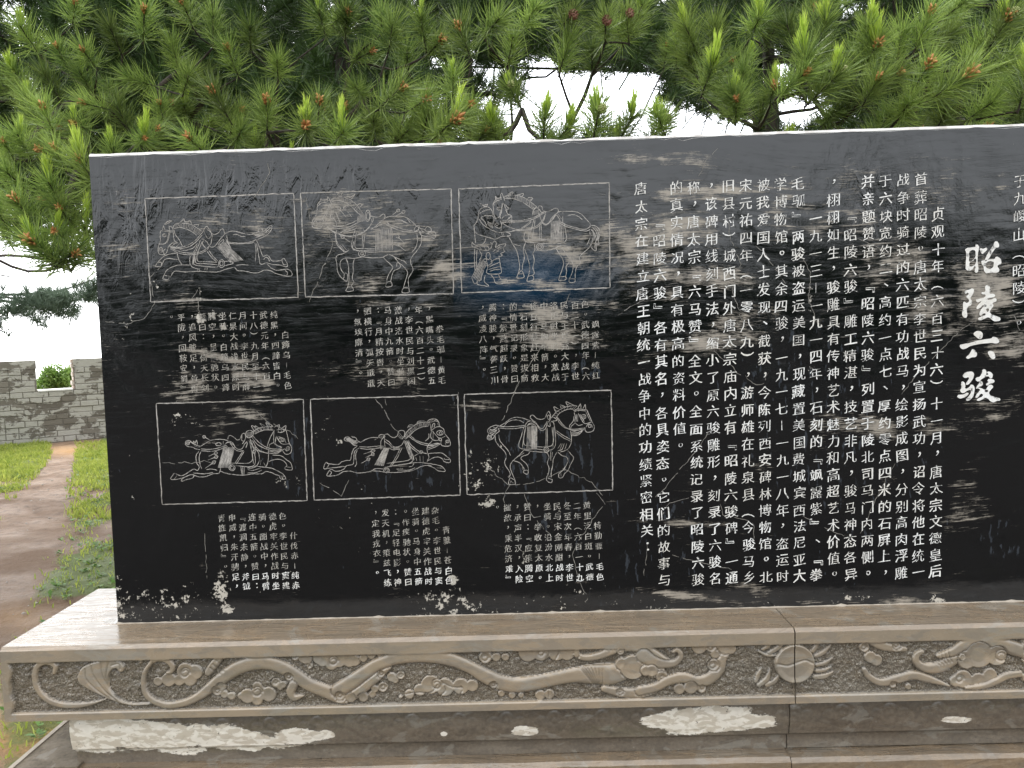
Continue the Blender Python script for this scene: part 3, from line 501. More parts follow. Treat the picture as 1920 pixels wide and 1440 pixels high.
   El(1450,380,28,25),El(1452,382,11,10),[(1480,500),(1500,470),(1540,470),(1550,510)],El(1520,490,15,15),[(1370,350),(1365,440)],[(1385,355),(1380,440)],[(1330,310),(1380,290),(1440,295),(1490,300)],[(1340,320),(1400,305),(1480,315)],[(1360,300),(1350,325)],[(1400,290),(1390,320)],[(1440,290),(1430,315)],[(1410,350),(1460,440)]]
  + Mane([(1075,395),(1110,350),(1170,300),(1250,265),(1340,250),(1380,260)],[(1130,400),(1160,350),(1220,310),(1290,290),(1350,295)],10) +
  [[(1130,330),(1105,265),(1160,290)],[(1120,300),(1150,310)],[(1190,280),(1180,240),(1240,265)],[(1195,255),(1225,275)],[(1270,260),(1245,205),(1320,240),(1350,255)],[(1265,230),(1300,255)],[(1100,380),(1140,420),(1090,430)],
   [(1340,370),(1330,430),(1290,480),(1285,520)],[(1355,450),(1310,490),(1300,530)],[(1140,380),(1170,450),(1240,510),(1340,525),(1460,510)],[(1150,390),(1200,460),(1270,520),(1360,540),(1450,520)],[(1310,580),(1380,570),(1460,520)],[(1310,600),(1390,590),(1450,530)],[(1310,560),(1460,515)],[(1310,570),(1400,555),(1460,517)],[(1310,590),(1380,583),(1455,525)],
   [(1300,540),(1310,620),(1300,700),(1260,760),(1180,790)],[(1130,540),(1220,600),(1305,645)],[(1125,555),(1210,620),(1300,665)],[(1190,690),(1150,750)],[(1225,690),(1200,760),(1150,775)],[(1255,690),(1230,760)],[(1205,690),(1175,770)],
   [(830,390),(840,365),(870,365),(910,400),(960,410),(1005,390),(1030,330),(1050,320),(1065,360),(1065,410),(1030,460),(1005,520),(965,540),(930,510),(900,450),(870,430),(830,390)],[(910,470),(945,510),(975,515),(1000,480),(1030,430)],El(1045,385,15,25),[(1030,480),(1060,490),(1060,440)],
   [(470,490),(540,450),(600,405),(670,385),(740,395),(830,425)],[(530,490),(560,450),(620,420),(700,420),(760,450)],
   [(470,480),(420,480),(370,500),(335,540),(350,580),(330,620),(350,650),(400,630),(430,580),(470,550),(460,510)],[(360,520),(400,540),(440,500)],[(350,570),(400,580),(440,540)],El(360,620,22,22),El(360,620,11,11),[(380,600),(430,560)],[(350,540),(420,520),(460,490)],[(370,560),(440,520)],[(350,550),(390,560),(450,530)],[(400,500),(450,520)],[(380,590),(420,600)],
   [(460,490),(560,495),(680,490),(780,480)],[(470,510),(600,520),(700,510),(790,490)],[(425,590),(430,660),(470,720),(530,780),(555,840),(535,900),(545,950),(580,1000),(600,1050),(580,1090)],[(465,590),(480,660),(530,720),(580,780),(600,830)],
   [(755,770),(700,830),(640,880),(600,940),(610,1010),(640,1080),(655,1130),(655,1165),(590,1165),(580,1140),(600,1090),(640,1110)],[(825,790),(800,820),(740,840),(725,870),(770,910),(800,950),(810,1010),(795,1050),(750,1020),(780,1000),(810,1010)],[(640,890),(700,910),(740,950),(770,1000)],[(760,800),(700,840)],[(600,1125),(640,1150)],[(610,1120),(600,1150)],
   [(750,765),(850,780),(950,790),(1030,795)],[(760,490),(730,600),(705,740),(900,755),(1110,745),(1110,480),(1070,430)],[(780,490),(755,680),(820,715),(1080,715),(1085,500)],[(775,500),(740,740)],[(1100,500),(1095,740)],[(770,480),(800,440),(850,430),(910,470)],[(790,485),(830,455),(880,455)],[(800,480),(840,465),(900,480)],
   [(1015,520),(1015,710)],[(1030,510),(1030,710)],El(1018,760,28,28),El(1018,760,12,12),[(985,780),(1020,800),(1050,775)],[(1000,715),(1040,715)],
   [(1030,800),(1050,850),(1030,910),(1050,980),(1040,1040),(1020,1090),(1030,1130),(1075,1145),(1085,1110),(1035,1095)],[(1140,790),(1100,870),(1090,950),(1075,1020),(1075,1090)],[(1070,780),(1070,890)],[(1090,790),(1085,850)],
   [(1150,790),(1200,830),(1250,845),(1270,890),(1240,960),(1200,1010),(1165,1040),(1165,1085),(1205,1085),(1230,1040),(1270,1000),(1300,930),(1335,860),(1300,810),(1265,770)],[(1185,1030),(1190,1075)],[(1210,980),(1240,990)],[(1030,1040),(1050,1060)],[(740,960),(760,990)],[(735,975),(755,1005)],[(570,1080),(590,1060)]]
  + Fan((850,480),(910,490),(845,755),(905,755),10) + Fan((800,490),(840,485),(790,750),(830,750),4)),
]
SC = 6.194
for off, nm, lab, fr, strokes in PICT:
    pe = bpy.data.objects.new(nm, None); COL.objects.link(pe); pe.parent = stele; pe['label'] = lab
    rb = Rib()
    for a, b in zip(fr, fr[1:]+fr[:1]): rb.line([a, b], 1.95, False, jit=.3)
    rb.build('frame_line', M_LINE, pe)
    rb = Rib()
    for s_ in strokes:
        rb.line([(off[0]+x/SC, off[1]+y/SC) for x, y in s_], 1.12, True, jit=.15)
    rb.build('horse_drawing', M_LINE, pe)

# ---------------- lettering
COLS = [ # right to left, 24 rows
 '　　贞观十年（六百三十六）十一月，唐太宗文德皇后','首葬昭陵。唐太宗李世民为宣扬武功，诏令将他在统一','战争时骑过的六匹有功战马，绘影成图，分别高肉浮雕',
 '于六块宽约二、高约一点七、厚约零点四米的石屏上，','并亲题赞语，『昭陵六骏』列置于陵北司马门内两侧。','　　『昭陵六骏』雕工精湛，技艺非凡，骏马神态各异',
 '，栩栩如生，骏雕具有传神艺术魅力和高超艺术价值。','　　一九一三－一九一四年，石刻的『飒露紫』、『拳','毛䯄』两骏被盗运美国，现藏置美国费城宾西法尼亚大',
 '学博物馆。其余四骏，一九一七－一九一八年，盗运时','被我爱国人士发现、截获，今陈列西安碑林博物馆。北','宋元祐四年（一零八九），游师雄在礼泉县（今骏马乡',
 '旧县村）城西门外唐太宗庙内立有『昭陵六骏碑』一通','，该碑用线刻手法，缩小了原六骏雕形，刻录了六骏名','称，唐太宗『六马赞』全文。全面系统记录了昭陵六骏',
 '的真实情况，具有极高的资料价值。','　　『昭陵六骏』各有其名，各具姿态。它们的故事与','唐太宗在建立唐王朝统一战争中的功绩紧密相关：']
CAPS = [
 ('inscription_caption', ['　　白蹄乌－毛色','纯黑，四蹄皆白。','武德元年（六百一','十八）九月至十一','月间。李世民与薛','仁杲大战浅水原时','坐骑。白蹄乌四蹄','腾空，呈疾驰状。','赞曰：『倚天长剑','，追风骏足，耸辔','平陇，回鞍安蜀』','。'],
  (340.5,594.8),(533,589.8),(346.5,729),(540,722.5),10,8),
 ('inscription_caption', ['　　拳毛䯄－黄毛','，黑嘴头。武德五','年（六百二十二）','，李世民与刘黑闼','激战洛水时坐骑。','马身中九箭。赞曰','：『月精按辔，天','驷横行，弧矢戢戢','，氛埃廓清』。'],
  (670,584),(823.5,579),(677,719),(828.5,712.5),8,8),
 ('inscription_caption', ['　　飒露紫－纯红','色。武德四年（六','百二十一），李世','民与王世充大战于','洛阳时坐骑。激战','中，马胸中箭，大','将丘行恭赶来相救','。石刻形象是拔箭','的情景记录。赞曰','：『紫燕超跃，骨','腾神骏，气詟三川','，威凌八阵』。'],
  (904.6,577.4),(1116,570),(908,712.5),(1117,704),11,8),
 ('inscription_caption', ['　　什伐赤－纯赤','色。李世民与窦建','德虎牢关作战时坐','骑。酣战中，马臂','连中五箭。赞曰：','『瀍涧未静，斧钺','申威，朱汗骋足，','青旌凯归』。'],
  (416.8,971),(549,967),(425,1099.5),(555,1097),7,8),
 ('inscription_caption', ['　　青骓－苍白色','杂毛。李世民与窦','建德虎牢关作战时','坐骑。马身中五箭','。作疾驰状。赞曰','：『足轻电影，神','发天机，策兹飞练','，定我戎衣』。'],
  (703.7,962.5),(835,956),(708,1093),(842,1087.5),7,8),
 ('inscription_caption', ['　　特勤骠－毛色','黄里泛白斑。武德','二年（六百一十九','冬至次年春，李世','民与宋金刚酣战时','坐骑。沿汾水北上','，一举收复太原。','赞曰：『应策腾空','，承声半汉，入险','摧敌，乘危济难』','。'],
  (951.3,951.5),(1119,946.5),(955,1085),(1125,1081),9,8)]
RIGHT = '于九嵕山（昭陵）。'
ROT = set('（）『』－'); SMALL = set('，。、：')
chars = sorted(set(''.join(COLS)+RIGHT+''.join(''.join(c[1]) for c in CAPS)+'马瓜') - {'　', '䯄'})
GL = {}
def glyph_meshes():
    tmp = []
    for w, offv in (('n', 0.0), ('b', 0.0)):
        for ch in chars:
            c = bpy.data.curves.new('g', 'FONT'); c.body = ch; c.resolution_u = 2; c.fill_mode = 'FRONT'; c.offset = offv
            o = bpy.data.objects.new('g', c); COL.objects.link(o); tmp.append((w, ch, o, c))
    bpy.context.view_layer.update(); dg = bpy.context.evaluated_depsgraph_get()
    for w, ch, o, c in tmp:
        me = bpy.data.meshes.new_from_object(o.evaluated_get(dg))
        v = np.zeros(len(me.vertices)*3, np.float32); me.vertices.foreach_get('co', v); v = v.reshape(-1, 3)[:, :2].astype(float)
        F = [tuple(p.vertices) for p in me.polygons]
        # outline normals: heavier uprights, lighter levels, as with a brush
        nr = np.zeros_like(v); cnt = {}
        for f in F:
            for a, b in zip(f, f[1:]+f[:1]): cnt[(a, b)] = 1
        for (a, b) in cnt:
            if (b, a) not in cnt:
                d = v[b]-v[a]; n = np.array([d[1], -d[0]])/(np.hypot(*d)+1e-9); nr[a] += n; nr[b] += n
        L = np.hypot(nr[:, 0], nr[:, 1])[:, None]; nr = nr/np.maximum(L, 1e-6)
        # push outwards: uprights grow, level strokes thin a little, right ends of strokes swell
        px_, py_ = (.001, -.016) if w == 'n' else (.012, -.005)
        v = v + nr*np.stack([np.full(len(v), px_), np.full(len(v), py_)], 1) + nr*(0.010*np.sin(v[:, :1]*23+v[:, 1:]*17+len(F)))
        v = v - np.array([0.5, 0.385])
        if ch in ROT: v = np.stack([v[:, 1], -v[:, 0]], 1)
        if ch in SMALL:
            c0 = (v.min(0)+v.max(0))/2; v = (v-c0)*(1.15 if ch != '：' else 1.0) + np.array([0.06, 0.05])
        if ch == '－': v[:, 0] *= 1.0
        if ch not in ROT: v[:, 1] += 0.14*v[:, 0]-0.16*v[:, 0]**2+.015; v[:, 0] += 0.10*(v[:, 1]**2-.08)*np.sign(v[:, 0])                       # strokes rise to the right
        GL[(w, ch)] = (v, F); bpy.data.meshes.remove(me)
    for w, ch, o, c in tmp: bpy.data.objects.remove(o); bpy.data.curves.remove(c)
    for w in 'nb':                                                      # the horse-name sign, drawn as horse + melon on the stone
        a, fa = GL[(w, '马')]; b, fb = GL[(w, '瓜')]
        va = np.stack([a[:, 0]*.55-.24, a[:, 1]*.92], 1); vb = np.stack([b[:, 0]*.62+.2, b[:, 1]*.95], 1)
        GL[(w, '䯄')] = (np.vstack([va, vb]), fa+[tuple(i+len(a) for i in f) for f in fb])
glyph_meshes()
class Txt:
    def __init__(s): s.V = []; s.F = []; s.k = 0
    def put(s, ch, x, z, size, w='n'):
        if ch == '　': return
        v, F = GL[(w, ch)]
        sc = size*(1+RNG.normal(0, .03, 2)); r = RNG.normal(0, .025); c, q = math.cos(r), math.sin(r)
        u = v*sc; u = u + RNG.normal(0, size*.008, u.shape)
        X = x+u[:, 0]*c-u[:, 1]*q+RNG.normal(0, size*.02); Z = z+u[:, 0]*q+u[:, 1]*c+RNG.normal(0, size*.02)
        y = YS-0.0021-0.00003*(s.k % 20); s.k += 1; b = len(s.V)
        s.V += [(a, y, e) for a, e in zip(X, Z)]; s.F += [tuple(i+b for i in f) for f in F]
    def build(s, name, mat, parent):
        o = link(name, pydata(name, s.V, s.F, mat), parent); o['kind'] = 'stuff'; return o
    def one(s, name, mat, parent):          # the last character as an object of its own
        if s.V: link(name, pydata(name, s.V, s.F, mat), parent)
        s.V = []; s.F = []
NCH = 0
def grid(tl, tr, bl, br, u, v):   # u 0..1 left-right, v 0..1 top-bottom, straight on the stone
    P = [np.array(at_y(*p, YS)) for p in (tl, tr, bl, br)]
    return (P[0]*(1-u)+P[1]*u)*(1-v)+(P[2]*(1-u)+P[3]*u)*v
EM = 25.2*YS/FPX
for i, s_ in enumerate(COLS):
    t = Txt(); single = NCH+len(s_.strip('　')) <= 300
    if single: ce = bpy.data.objects.new('inscription_column', None); COL.objects.link(ce); ce.parent = stele
    for r, ch in enumerate(s_):
        x, z = grid((1202,354),(1759,335.5),(1214,1088.5),(1753,1071), 1-i/17, r/23)
        t.put(ch, x, z, EM, 'b' if RNG.random() < .35 else 'n')
        if single and ch != '　': t.one('character', M_WHITE, ce); NCH += 1
    if not single: t.build('inscription_column', M_WHITE, stele)
t = Txt()
for r, ch in enumerate(RIGHT):
    x, z = at_y(1911.5-r*.35, 339.5+r*33.4, YS); t.put(ch, x, z, EM, 'n')
t.build('inscription_column', M_WHITE, stele)
for ci, (nm, cols, tl, tr, bl, br, nc, nr_) in enumerate(CAPS):
    t = Txt(); tb = Txt()
    for i, s_ in enumerate(cols):
        for r, ch in enumerate(s_):
            x, z = grid(tl, tr, bl, br, 1-i/nc, r/(nr_-1))
            fresh = ci >= 3 and r >= 6
            (tb if fresh else t).put(ch, x, z, 15.2*YS/FPX, 'b' if fresh else 'n')
    if ci == 5: 
        x, z = grid(tl, tr, bl, br, 1-2/nc, 7.55/7); tb.put('）', x, z, 16*YS/FPX, 'b')
    o = t.build(nm, M_WORN, stele)
    if tb.V: tb.build('repainted_letters', M_WHITE, o)

# ---------------- the title, brush strokes as outlines (crop pixels, 8 per photo pixel)
TIT = {'A': ((1780,440), [
  [(232,225),(350,190),(385,180),(392,150),(440,185),(435,215),(425,270),(415,400),(425,545),(400,572),(375,555),(380,470),(340,520),(285,542),(245,520),(238,480),(245,380),(242,255)],
  [(455,205),(495,215),(560,203),(515,270),(490,290),(468,262)],
  [(690,100),(740,160),(728,190),(700,195),(640,270),(560,385),(530,398),(535,360),(600,235),(660,150)],
  [(475,400),(495,390),(600,372),(680,360),(690,335),(740,345),(772,400),(765,440),(735,450),(715,480),(740,515),(730,560),(640,570),(580,575),(540,575),(515,540),(505,480),(480,440)]],
  [[(298,255),(372,235),(388,300),(378,350),(340,385),(300,410),(292,330)],[(300,420),(352,392),(385,360),(385,440),(350,470),(310,480)],[(540,432),(655,410),(660,440),(640,500),(560,505)]]),
 'B': ((1780,440), [
  [(225,855),(290,825),(355,812),(362,845),(325,925),(310,950),(335,1010),(315,1060),(275,1080),(255,1120),(262,1210),(240,1248),(190,1212),(200,1110),(205,1020),(215,1005),(250,1025),(290,1000),(280,965),(250,930),(285,890),(270,870),(235,885)],
  [(530,790),(550,760),(600,785),(610,840),(595,880),(660,890),(680,920),(600,950),(560,965),(620,975),(690,955),(695,1000),(640,1030),(655,1060),(625,1110),(600,1165),(680,1215),(762,1268),(700,1300),(650,1290),(580,1240),(520,1262),(440,1282),(425,1262),(480,1225),(540,1195),(510,1180),(460,1215),(445,1190),(480,1110),(510,1060),(450,1100),(410,1118),(400,1095),(450,1030),(470,1000),(420,1020),(397,975),(450,960),(530,930),(535,900),(490,895),(480,870),(530,855)]],
  [[(545,1120),(585,1110),(590,1130),(568,1160),(550,1140)]]),
 'C': ((1780,600), [
  [(360,215),(380,180),(440,165),(488,195),(490,250),(465,285),(430,280),(395,250)],
  [(155,380),(190,365),(300,345),(420,310),(540,288),(630,272),(655,252),(740,310),(735,335),(690,352),(640,345),(540,350),(420,365),(300,395),(245,425),(195,437),(162,415)],
  [(345,438),(395,475),(408,520),(390,550),(330,560),(260,580),(248,560),(290,520),(320,470)],
  [(575,478),(650,475),(672,510),(680,565),(655,585),(620,572),(590,530)]], []),
 'D': ((1780,600), [
  [(200,830),(310,772),(355,790),(360,840),(320,920),(262,972),(243,965),(280,900),(285,862),(225,868)],
  [(178,930),(205,925),(235,990),(230,1025),(300,1000),(320,968),(368,1000),(366,1080),(340,1160),(262,1210),(245,1195),(280,1150),(320,1060),(290,1048),(190,1095),(158,1050),(175,1030)],
  [(115,1140),(200,1118),(280,1095),(262,1130),(180,1172),(140,1172)],
  [(512,735),(552,790),(545,820),(580,815),(560,785),(620,785),(642,850),(615,875),(580,845),(500,870),(420,922),(388,885),(400,865),(450,850),(480,800)],
  [(565,905),(640,885),(670,920),(655,940),(600,955),(552,982),(548,960),(580,930)],
  [(455,910),(495,945),(480,985),(440,1000),(400,1030),(405,1000),(440,950)],
  [(425,1020),(480,1025),(535,1045),(570,1000),(600,968),(650,1000),(620,1040),(590,1105),(680,1155),(760,1195),(700,1215),(645,1235),(540,1165),(480,1195),(405,1205),(420,1180),(500,1130),(470,1105),(420,1160),(385,1165),(390,1140),(440,1070),(455,1045)]],
  [[(520,1060),(560,1045),(575,1060),(555,1085),(530,1075)]])}
tb = bpy.data.objects.new('title_lettering', None); COL.objects.link(tb); tb.parent = stele
for key, (off, outs, holes) in TIT.items():
    cu = bpy.data.curves.new('g', 'CURVE'); cu.dimensions = '2D'; cu.fill_mode = 'BOTH'; cu.extrude = 0.0006
    for o_ in outs+holes:
        P = [at_y(off[0]+x/8, off[1]+y/8, YS) for x, y in o_]
        sp = cu.splines.new('BEZIER'); sp.bezier_points.add(len(P)-1); sp.use_cyclic_u = True; sp.resolution_u = 3
        for b_, p in zip(sp.bezier_points, P): b_.co = (p[0], p[1], 0); b_.handle_left_type = b_.handle_right_type = 'AUTO'
    ob = bpy.data.objects.new('g', cu); COL.objects.link(ob); bpy.context.view_layer.update()
    me = bpy.data.meshes.new_from_object(ob.evaluated_get(bpy.context.evaluated_depsgraph_get()))
    me.transform(Matrix.Rotation(math.pi/2, 4, 'X')); me.transform(Matrix.Translation((0, YS-0.0022, 0)))
    me.materials.clear(); me.materials.append(M_WHITE)
    bpy.data.objects.remove(ob); bpy.data.curves.remove(cu)
    link('title_character', me, tb)
# ================================================================== THE PEDESTAL
mm = N('dirty_mortar'); v = mm.world(); mm.bsdf(mm.mix(mm.noise(v, 30, 4), (0.20, 0.16, 0.12), (0.42, 0.37, 0.30)), .7); M_BEAD = mm.m
YF = 2.405; YB = 2.985; XP = -1.655
ped = thing('carved_pedestal', 'long wet limestone pedestal carved with dragons and clouds under the black slab', 'pedestal', (0, 0, 0))
ZP0 = at_y(600, 1340, YF)[1]                 # underside of the carved course
XJ = at_y(1491, 1300, YF)[0]                 # joint between the two carved stones
XEND = 3.75
fz1 = at_y(600, 1228, YF)[1]-.004; fz0 = at_y(600, 1327, YF)[1]  # sunk field
def PXW(x, z, y):                            # world -> photo px for points of a plane (vectorised)
    return project(np.stack([x, np.full_like(x, y), z], -1))
class Relief:
    """height field over a vertical face: raised strokes, cloud plates and cut grooves, in metres"""
    def __init__(s, X, Z, y): s.X = X; s.Z = Z; s.h = np.zeros_like(X); s.y = y; s.k = y/FPX
    def pts(s, P, off, sc): return np.array([at_y(off[0]+p[0]/sc, off[1]+p[1]/sc, s.y) for p in P])
    def box(s, q, pad):
        return (s.X > q[:, 0].min()-pad) & (s.X < q[:, 0].max()+pad) & (s.Z > q[:, 1].min()-pad) & (s.Z < q[:, 1].max()+pad)
    def dist(s, q, r, m):
        x = s.X[m]; z = s.Z[m]; D = np.full(x.shape, 9.0)
        for (a, b, ra, rb_) in zip(q[:-1], q[1:], r[:-1], r[1:]):
            ab = b-a; L = ab@ab+1e-12; t = (((x-a[0])*ab[0]+(z-a[1])*ab[1])/L).clip(0, 1)
            d = np.hypot(x-a[0]-ab[0]*t, z-a[1]-ab[1]*t)/(ra+(rb_-ra)*t); D = np.minimum(D, d)
        return D
    def body(s, P, R, off, sc, H=0.013, flat=0.35):
        if isinstance(R, (int, float)): R = [R]*len(P)
        C = catmull([(p[0], p[1], r) for p, r in zip(P, R)], 6)
        q = s.pts(C[:, :2], off, sc); r = C[:, 2].clip(2)/sc*s.k; m = s.box(q, r.max()*1.1)
        if not m.any(): return
        d = s.dist(q, r, m); ins = d < 1
        prof = H*(.45+.55*np.sqrt(np.clip(1-((d-flat)/(1-flat)).clip(0, 1)**2, 0, 1)))
        e = ((1-d)/.12).clip(0, 1); hh = s.h[m]; hh[ins] = hh[ins]*(1-e[ins])*.6+prof[ins]*e[ins]; s.h[m] = hh
    def cloud(s, cs, off, sc, H=0.010, spiral=None):
        best = None
        q = s.pts([(c[0], c[1]) for c in cs], off, sc); r = np.array([c[2] for c in cs])/sc*s.k
        m = s.box(q, r.max()*1.1)
        if not m.any(): return
        D = np.full(m.sum(), 9.0)
        for c, rr in zip(q, r): D = np.minimum(D, (np.hypot(s.X[m]-c[0], s.Z[m]-c[1])-rr))
        e = (-D/0.0035).clip(0, 1); ins = D < 0
        prof = H*(1-.25*(np.minimum(-D, .02)/.02))
        hh = s.h[m]; hh[ins] = hh[ins]*(1-e[ins])*.5+prof[ins]*e[ins]; s.h[m] = hh
        if spiral:
            for (cx_, cy_, r0) in spiral:
                n = 22; P = [(cx_+r0*(1-.6*t/n)*math.cos(t*.42), cy_-r0*(1-.6*t/n)*math.sin(t*.42)) for t in range(n)]
                s.groove(P, off, sc, 3.2, .0032)
    def groove(s, P, off, sc, w=3.0, depth=0.003):
        C = catmull(P, 4); q = s.pts(C, off, sc); r = np.full(len(q), w/sc*s.k*1.6); m = s.box(q, r.max()*1.5)
        if not m.any(): return
        d = s.dist(q, r, m); g = np.exp(-(d*1.2)**2)*depth; s.h[m] -= g
    def poly(s, P, off, sc, H=0.011):
        C = catmull(list(P)+[P[0]], 5); q = s.pts(C, off, sc); m = s.box(q, 0)
        if not m.any(): return
        x = s.X[m]; z = s.Z[m]; ins = np.zeros(x.shape, bool); D = np.full(x.shape, 9.)
        for a, b in zip(q[:-1], q[1:]):
            c = ((a[1] > z) != (b[1] > z)); xi = (b[0]-a[0])*(z-a[1])/(b[1]-a[1]+1e-12)+a[0]; ins ^= c & (x < xi)
            ab = b-a; L = ab@ab+1e-12; t = (((x-a[0])*ab[0]+(z-a[1])*ab[1])/L).clip(0, 1); D = np.minimum(D, np.hypot(x-a[0]-ab[0]*t, z-a[1]-ab[1]*t))
        e = (D/.0035).clip(0, 1)*ins; hh = s.h[m]; s.h[m] = np.where(ins, hh*(1-e)+H*e, hh)

OA, OB, OC = (0, 1090), (600, 1120), (1200, 1100)
def carve(R):
    a = (OA, 3.0); b = (OB, 3.0); c = (OC, 2.667)
    # tail plumes
    R.body([(298,520),(300,480),(250,462),(200,485),(186,550),(205,615),(250,665),(310,695),(400,706),(500,695),(590,668)], [13,16,17,19,20,20,20,20,19,14,4], *a)
    R.poly([(420,545),(445,495),(500,465),(570,450),(640,448),(690,475),(692,512),(665,522),(640,500),(612,525),(606,575),(630,635),(680,675),(750,690),(845,690),(835,705),(740,712),(650,692),(560,655),(480,615),(432,580)], *a)
    for g in [[(505,480),(520,540),(580,620),(650,680)],[(560,460),(570,540),(620,630),(690,690)],[(600,470),(590,560),(640,640),(740,700)],[(470,500),(480,560),(540,620),(600,660)],[(620,480),(660,470),(670,500)]]: R.groove(g, *a, 2.5, .003)
    R.body([(785,462),(800,432),(835,425),(862,445)], [9,13,14,10], *a)
    # first cloud
    R.cloud([(1035,515,55),(1090,520,48),(940,562,46),(880,572,32),(1000,565,38),(1060,560,45)], *a, spiral=[(1032,525,30)])
    R.body([(835,470),(880,445),(930,450),(962,480),(958,512),(935,520)], [12,16,20,20,14,9], *a)
    R.body([(848,455),(808,520),(803,600),(840,665),(930,702),(1030,690),(1110,655),(1185,600),(1260,540),(1340,492),(1430,468),(1520,470),(1600,500),(1670,545),(1740,590),(1830,625),(1910,655),(1960,650),(2010,615),(2060,580),(2120,530),(2170,480)],
           [12,15,18,21,22,24,28,36,42,44,44,42,44,44,42,44,46,46,46,42,38,36], *a, H=.0145)
    # fins, claws and curls hugging the first loop
    R.body([(1165,520),(1200,470),(1240,430),(1285,425)], [24,28,20,8], *a); 
    for g in [[(1180,490),(1200,510),(1235,525)],[(1195,470),(1220,495),(1255,510)],[(1215,450),(1240,475),(1275,490)]]: R.groove(g, *a, 3, .003)
    R.cloud([(1215,625,34),(1255,645,28),(1295,655,28),(1240,600,30)], *a, spiral=[(1215,628,16)])
    R.cloud([(1450,640,50),(1385,655,48),(1505,645,48),(1440,600,32),(1440,675,38),(1345,655,22)], *a, spiral=[(1440,632,32)])
    R.cloud([(1545,580,32),(1585,590,26),(1570,605,22)], *a, spiral=[(1545,575,14)])
    R.cloud([(1620,545,30)], *a, spiral=[(1620,545,17)])
    R.cloud([(1655,430,30),(1705,435,42),(1735,485,24),(1720,450,34)], *a, spiral=[(1652,432,14),(1725,485,13)])
    R.body([(1645,590),(1630,630),(1650,662),(1700,650)], [30,28,22,10], *a)
    R.cloud([(1790,440,42),(1850,425,45),(1900,450,50),(1960,450,48),(1860,475,40),(1810,455,40),(1990,455,38)], *a, spiral=[(1870,458,28)])
    # second loop
    R.body([(100,530),(180,480),(250,430),(310,390),(370,365),(440,345),(540,335),(650,340),(760,365),(850,405),(930,450),(1010,485),(1100,500),(1200,490),(1320,465),(1430,445),(1540,440),(1640,440),(1740,410)],
           [46,46,42,40,40,42,44,44,42,40,46,48,48,46,44,48,62,66,54], *b, H=.0145)
    R.cloud([(620,500,60),(700,515,58),(790,510,52),(855,505,40),(500,555,32),(560,530,40),(450,570,16)], *b, spiral=[(655,500,34)])
    for g in [[(380,580),(520,545),(620,545),(660,500)],[(690,490),(730,510),(800,520)],[(660,570),(700,540),(700,510)],[(780,565),(800,530),(790,510)]]: R.groove(g, *b, 2.5, .003)
    R.cloud([(340,440,26),(400,458,32),(450,448,28),(420,475,24)], *b, spiral=[(342,438,14),(452,448,14)])
    R.cloud([(110,562,32),(170,572,34),(240,570,34),(290,555,26),(350,515,34),(305,525,26)], *b, spiral=[(108,562,17),(352,515,18)])
    R.cloud([(240,350,28),(285,335,28),(330,325,22),(360,300,20)], *b)
    R.cloud([(930,345,42),(990,345,30),(1042,345,26)], *b, spiral=[(928,350,24)])
    R.cloud([(1170,320,58),(1245,315,58),(1330,320,52),(1390,320,50)], *b, spiral=[(1245,325,20)])
    R.groove([(1275,270),(1290,320),(1260,370)], *b, 2.5, .003); R.groove([(1335,275),(1345,320),(1320,365)], *b, 2.5, .003)
    R.cloud([(975,500,26),(1020,550,24),(1080,560,24),(1130,560,20)], *b, spiral=[(975,500,15)])
    R.cloud([(1240,560,34),(1290,555,34)], *b)
    for x in (1265, 1285, 1305, 1325): R.groove([(x,535),(x+2,575)], *b, 2, .003)
    # dragon head
    R.body([(1440,330),(1500,345),(1580,330),(1650,300),(1730,280),(1810,290),(1880,330),(1960,380)], [18,22,26,32,34,36,38,32], *b, H=.0155)
    R.body([(1445,330),(1450,290),(1480,275)], [18,16,8], *b)
    R.cloud([(1760,400,76),(1840,390,70),(1700,380,40),(1900,410,50)], *b, H=.0135)
    for k in range(8): 
        t = k/7; R.groove([(1440+t*150,395+t*10),(1470+t*120,410+t*34),(1520+t*70,470+t*20),(1540+t*60,500+t*20)], *b, 1.8, .0028)
    for k in range(4): R.groove([(1540+k*30,260),(1560+k*28,285),(1600+k*20,300)], *b, 1.8, .0028)
    R.cloud([(1690,305,26)], *b, H=.018, spiral=[(1692,306,15)])
    R.cloud([(1870,420,44),(1910,425,36)], *b, H=.016)
    R.body([(1600,520),(1680,540),(1790,545),(1880,520),(1940,480)], [22,30,32,34,26], *b)
    R.cloud([(1690,535,24)], *b, spiral=[(1690,535,13)])
    R.body([(20,350),(70,380),(130,392),(180,385),(208,350),(190,322),(168,330)], [42,34,26,20,16,14,10], *c)
    R.cloud([(60,425,34),(110,455,34),(30,425,30)], *c, H=.014, spiral=[(115,462,15)])
    R.body([(0,528),(80,510),(150,475),(220,462),(290,480),(350,468),(400,420),(415,370),(440,335),(480,320)], [28,26,28,30,30,34,30,26,20,10], *c)
    R.cloud([(300,308,42),(360,300,40),(430,308,42),(460,320,30),(380,345,26)], *c, spiral=[(360,312,20)])
    R.cloud([(200,520,32),(258,512,38),(312,520,26)], *c, spiral=[(315,515,14)]); R.cloud([(372,400,34)], *c, spiral=[(370,402,22)])
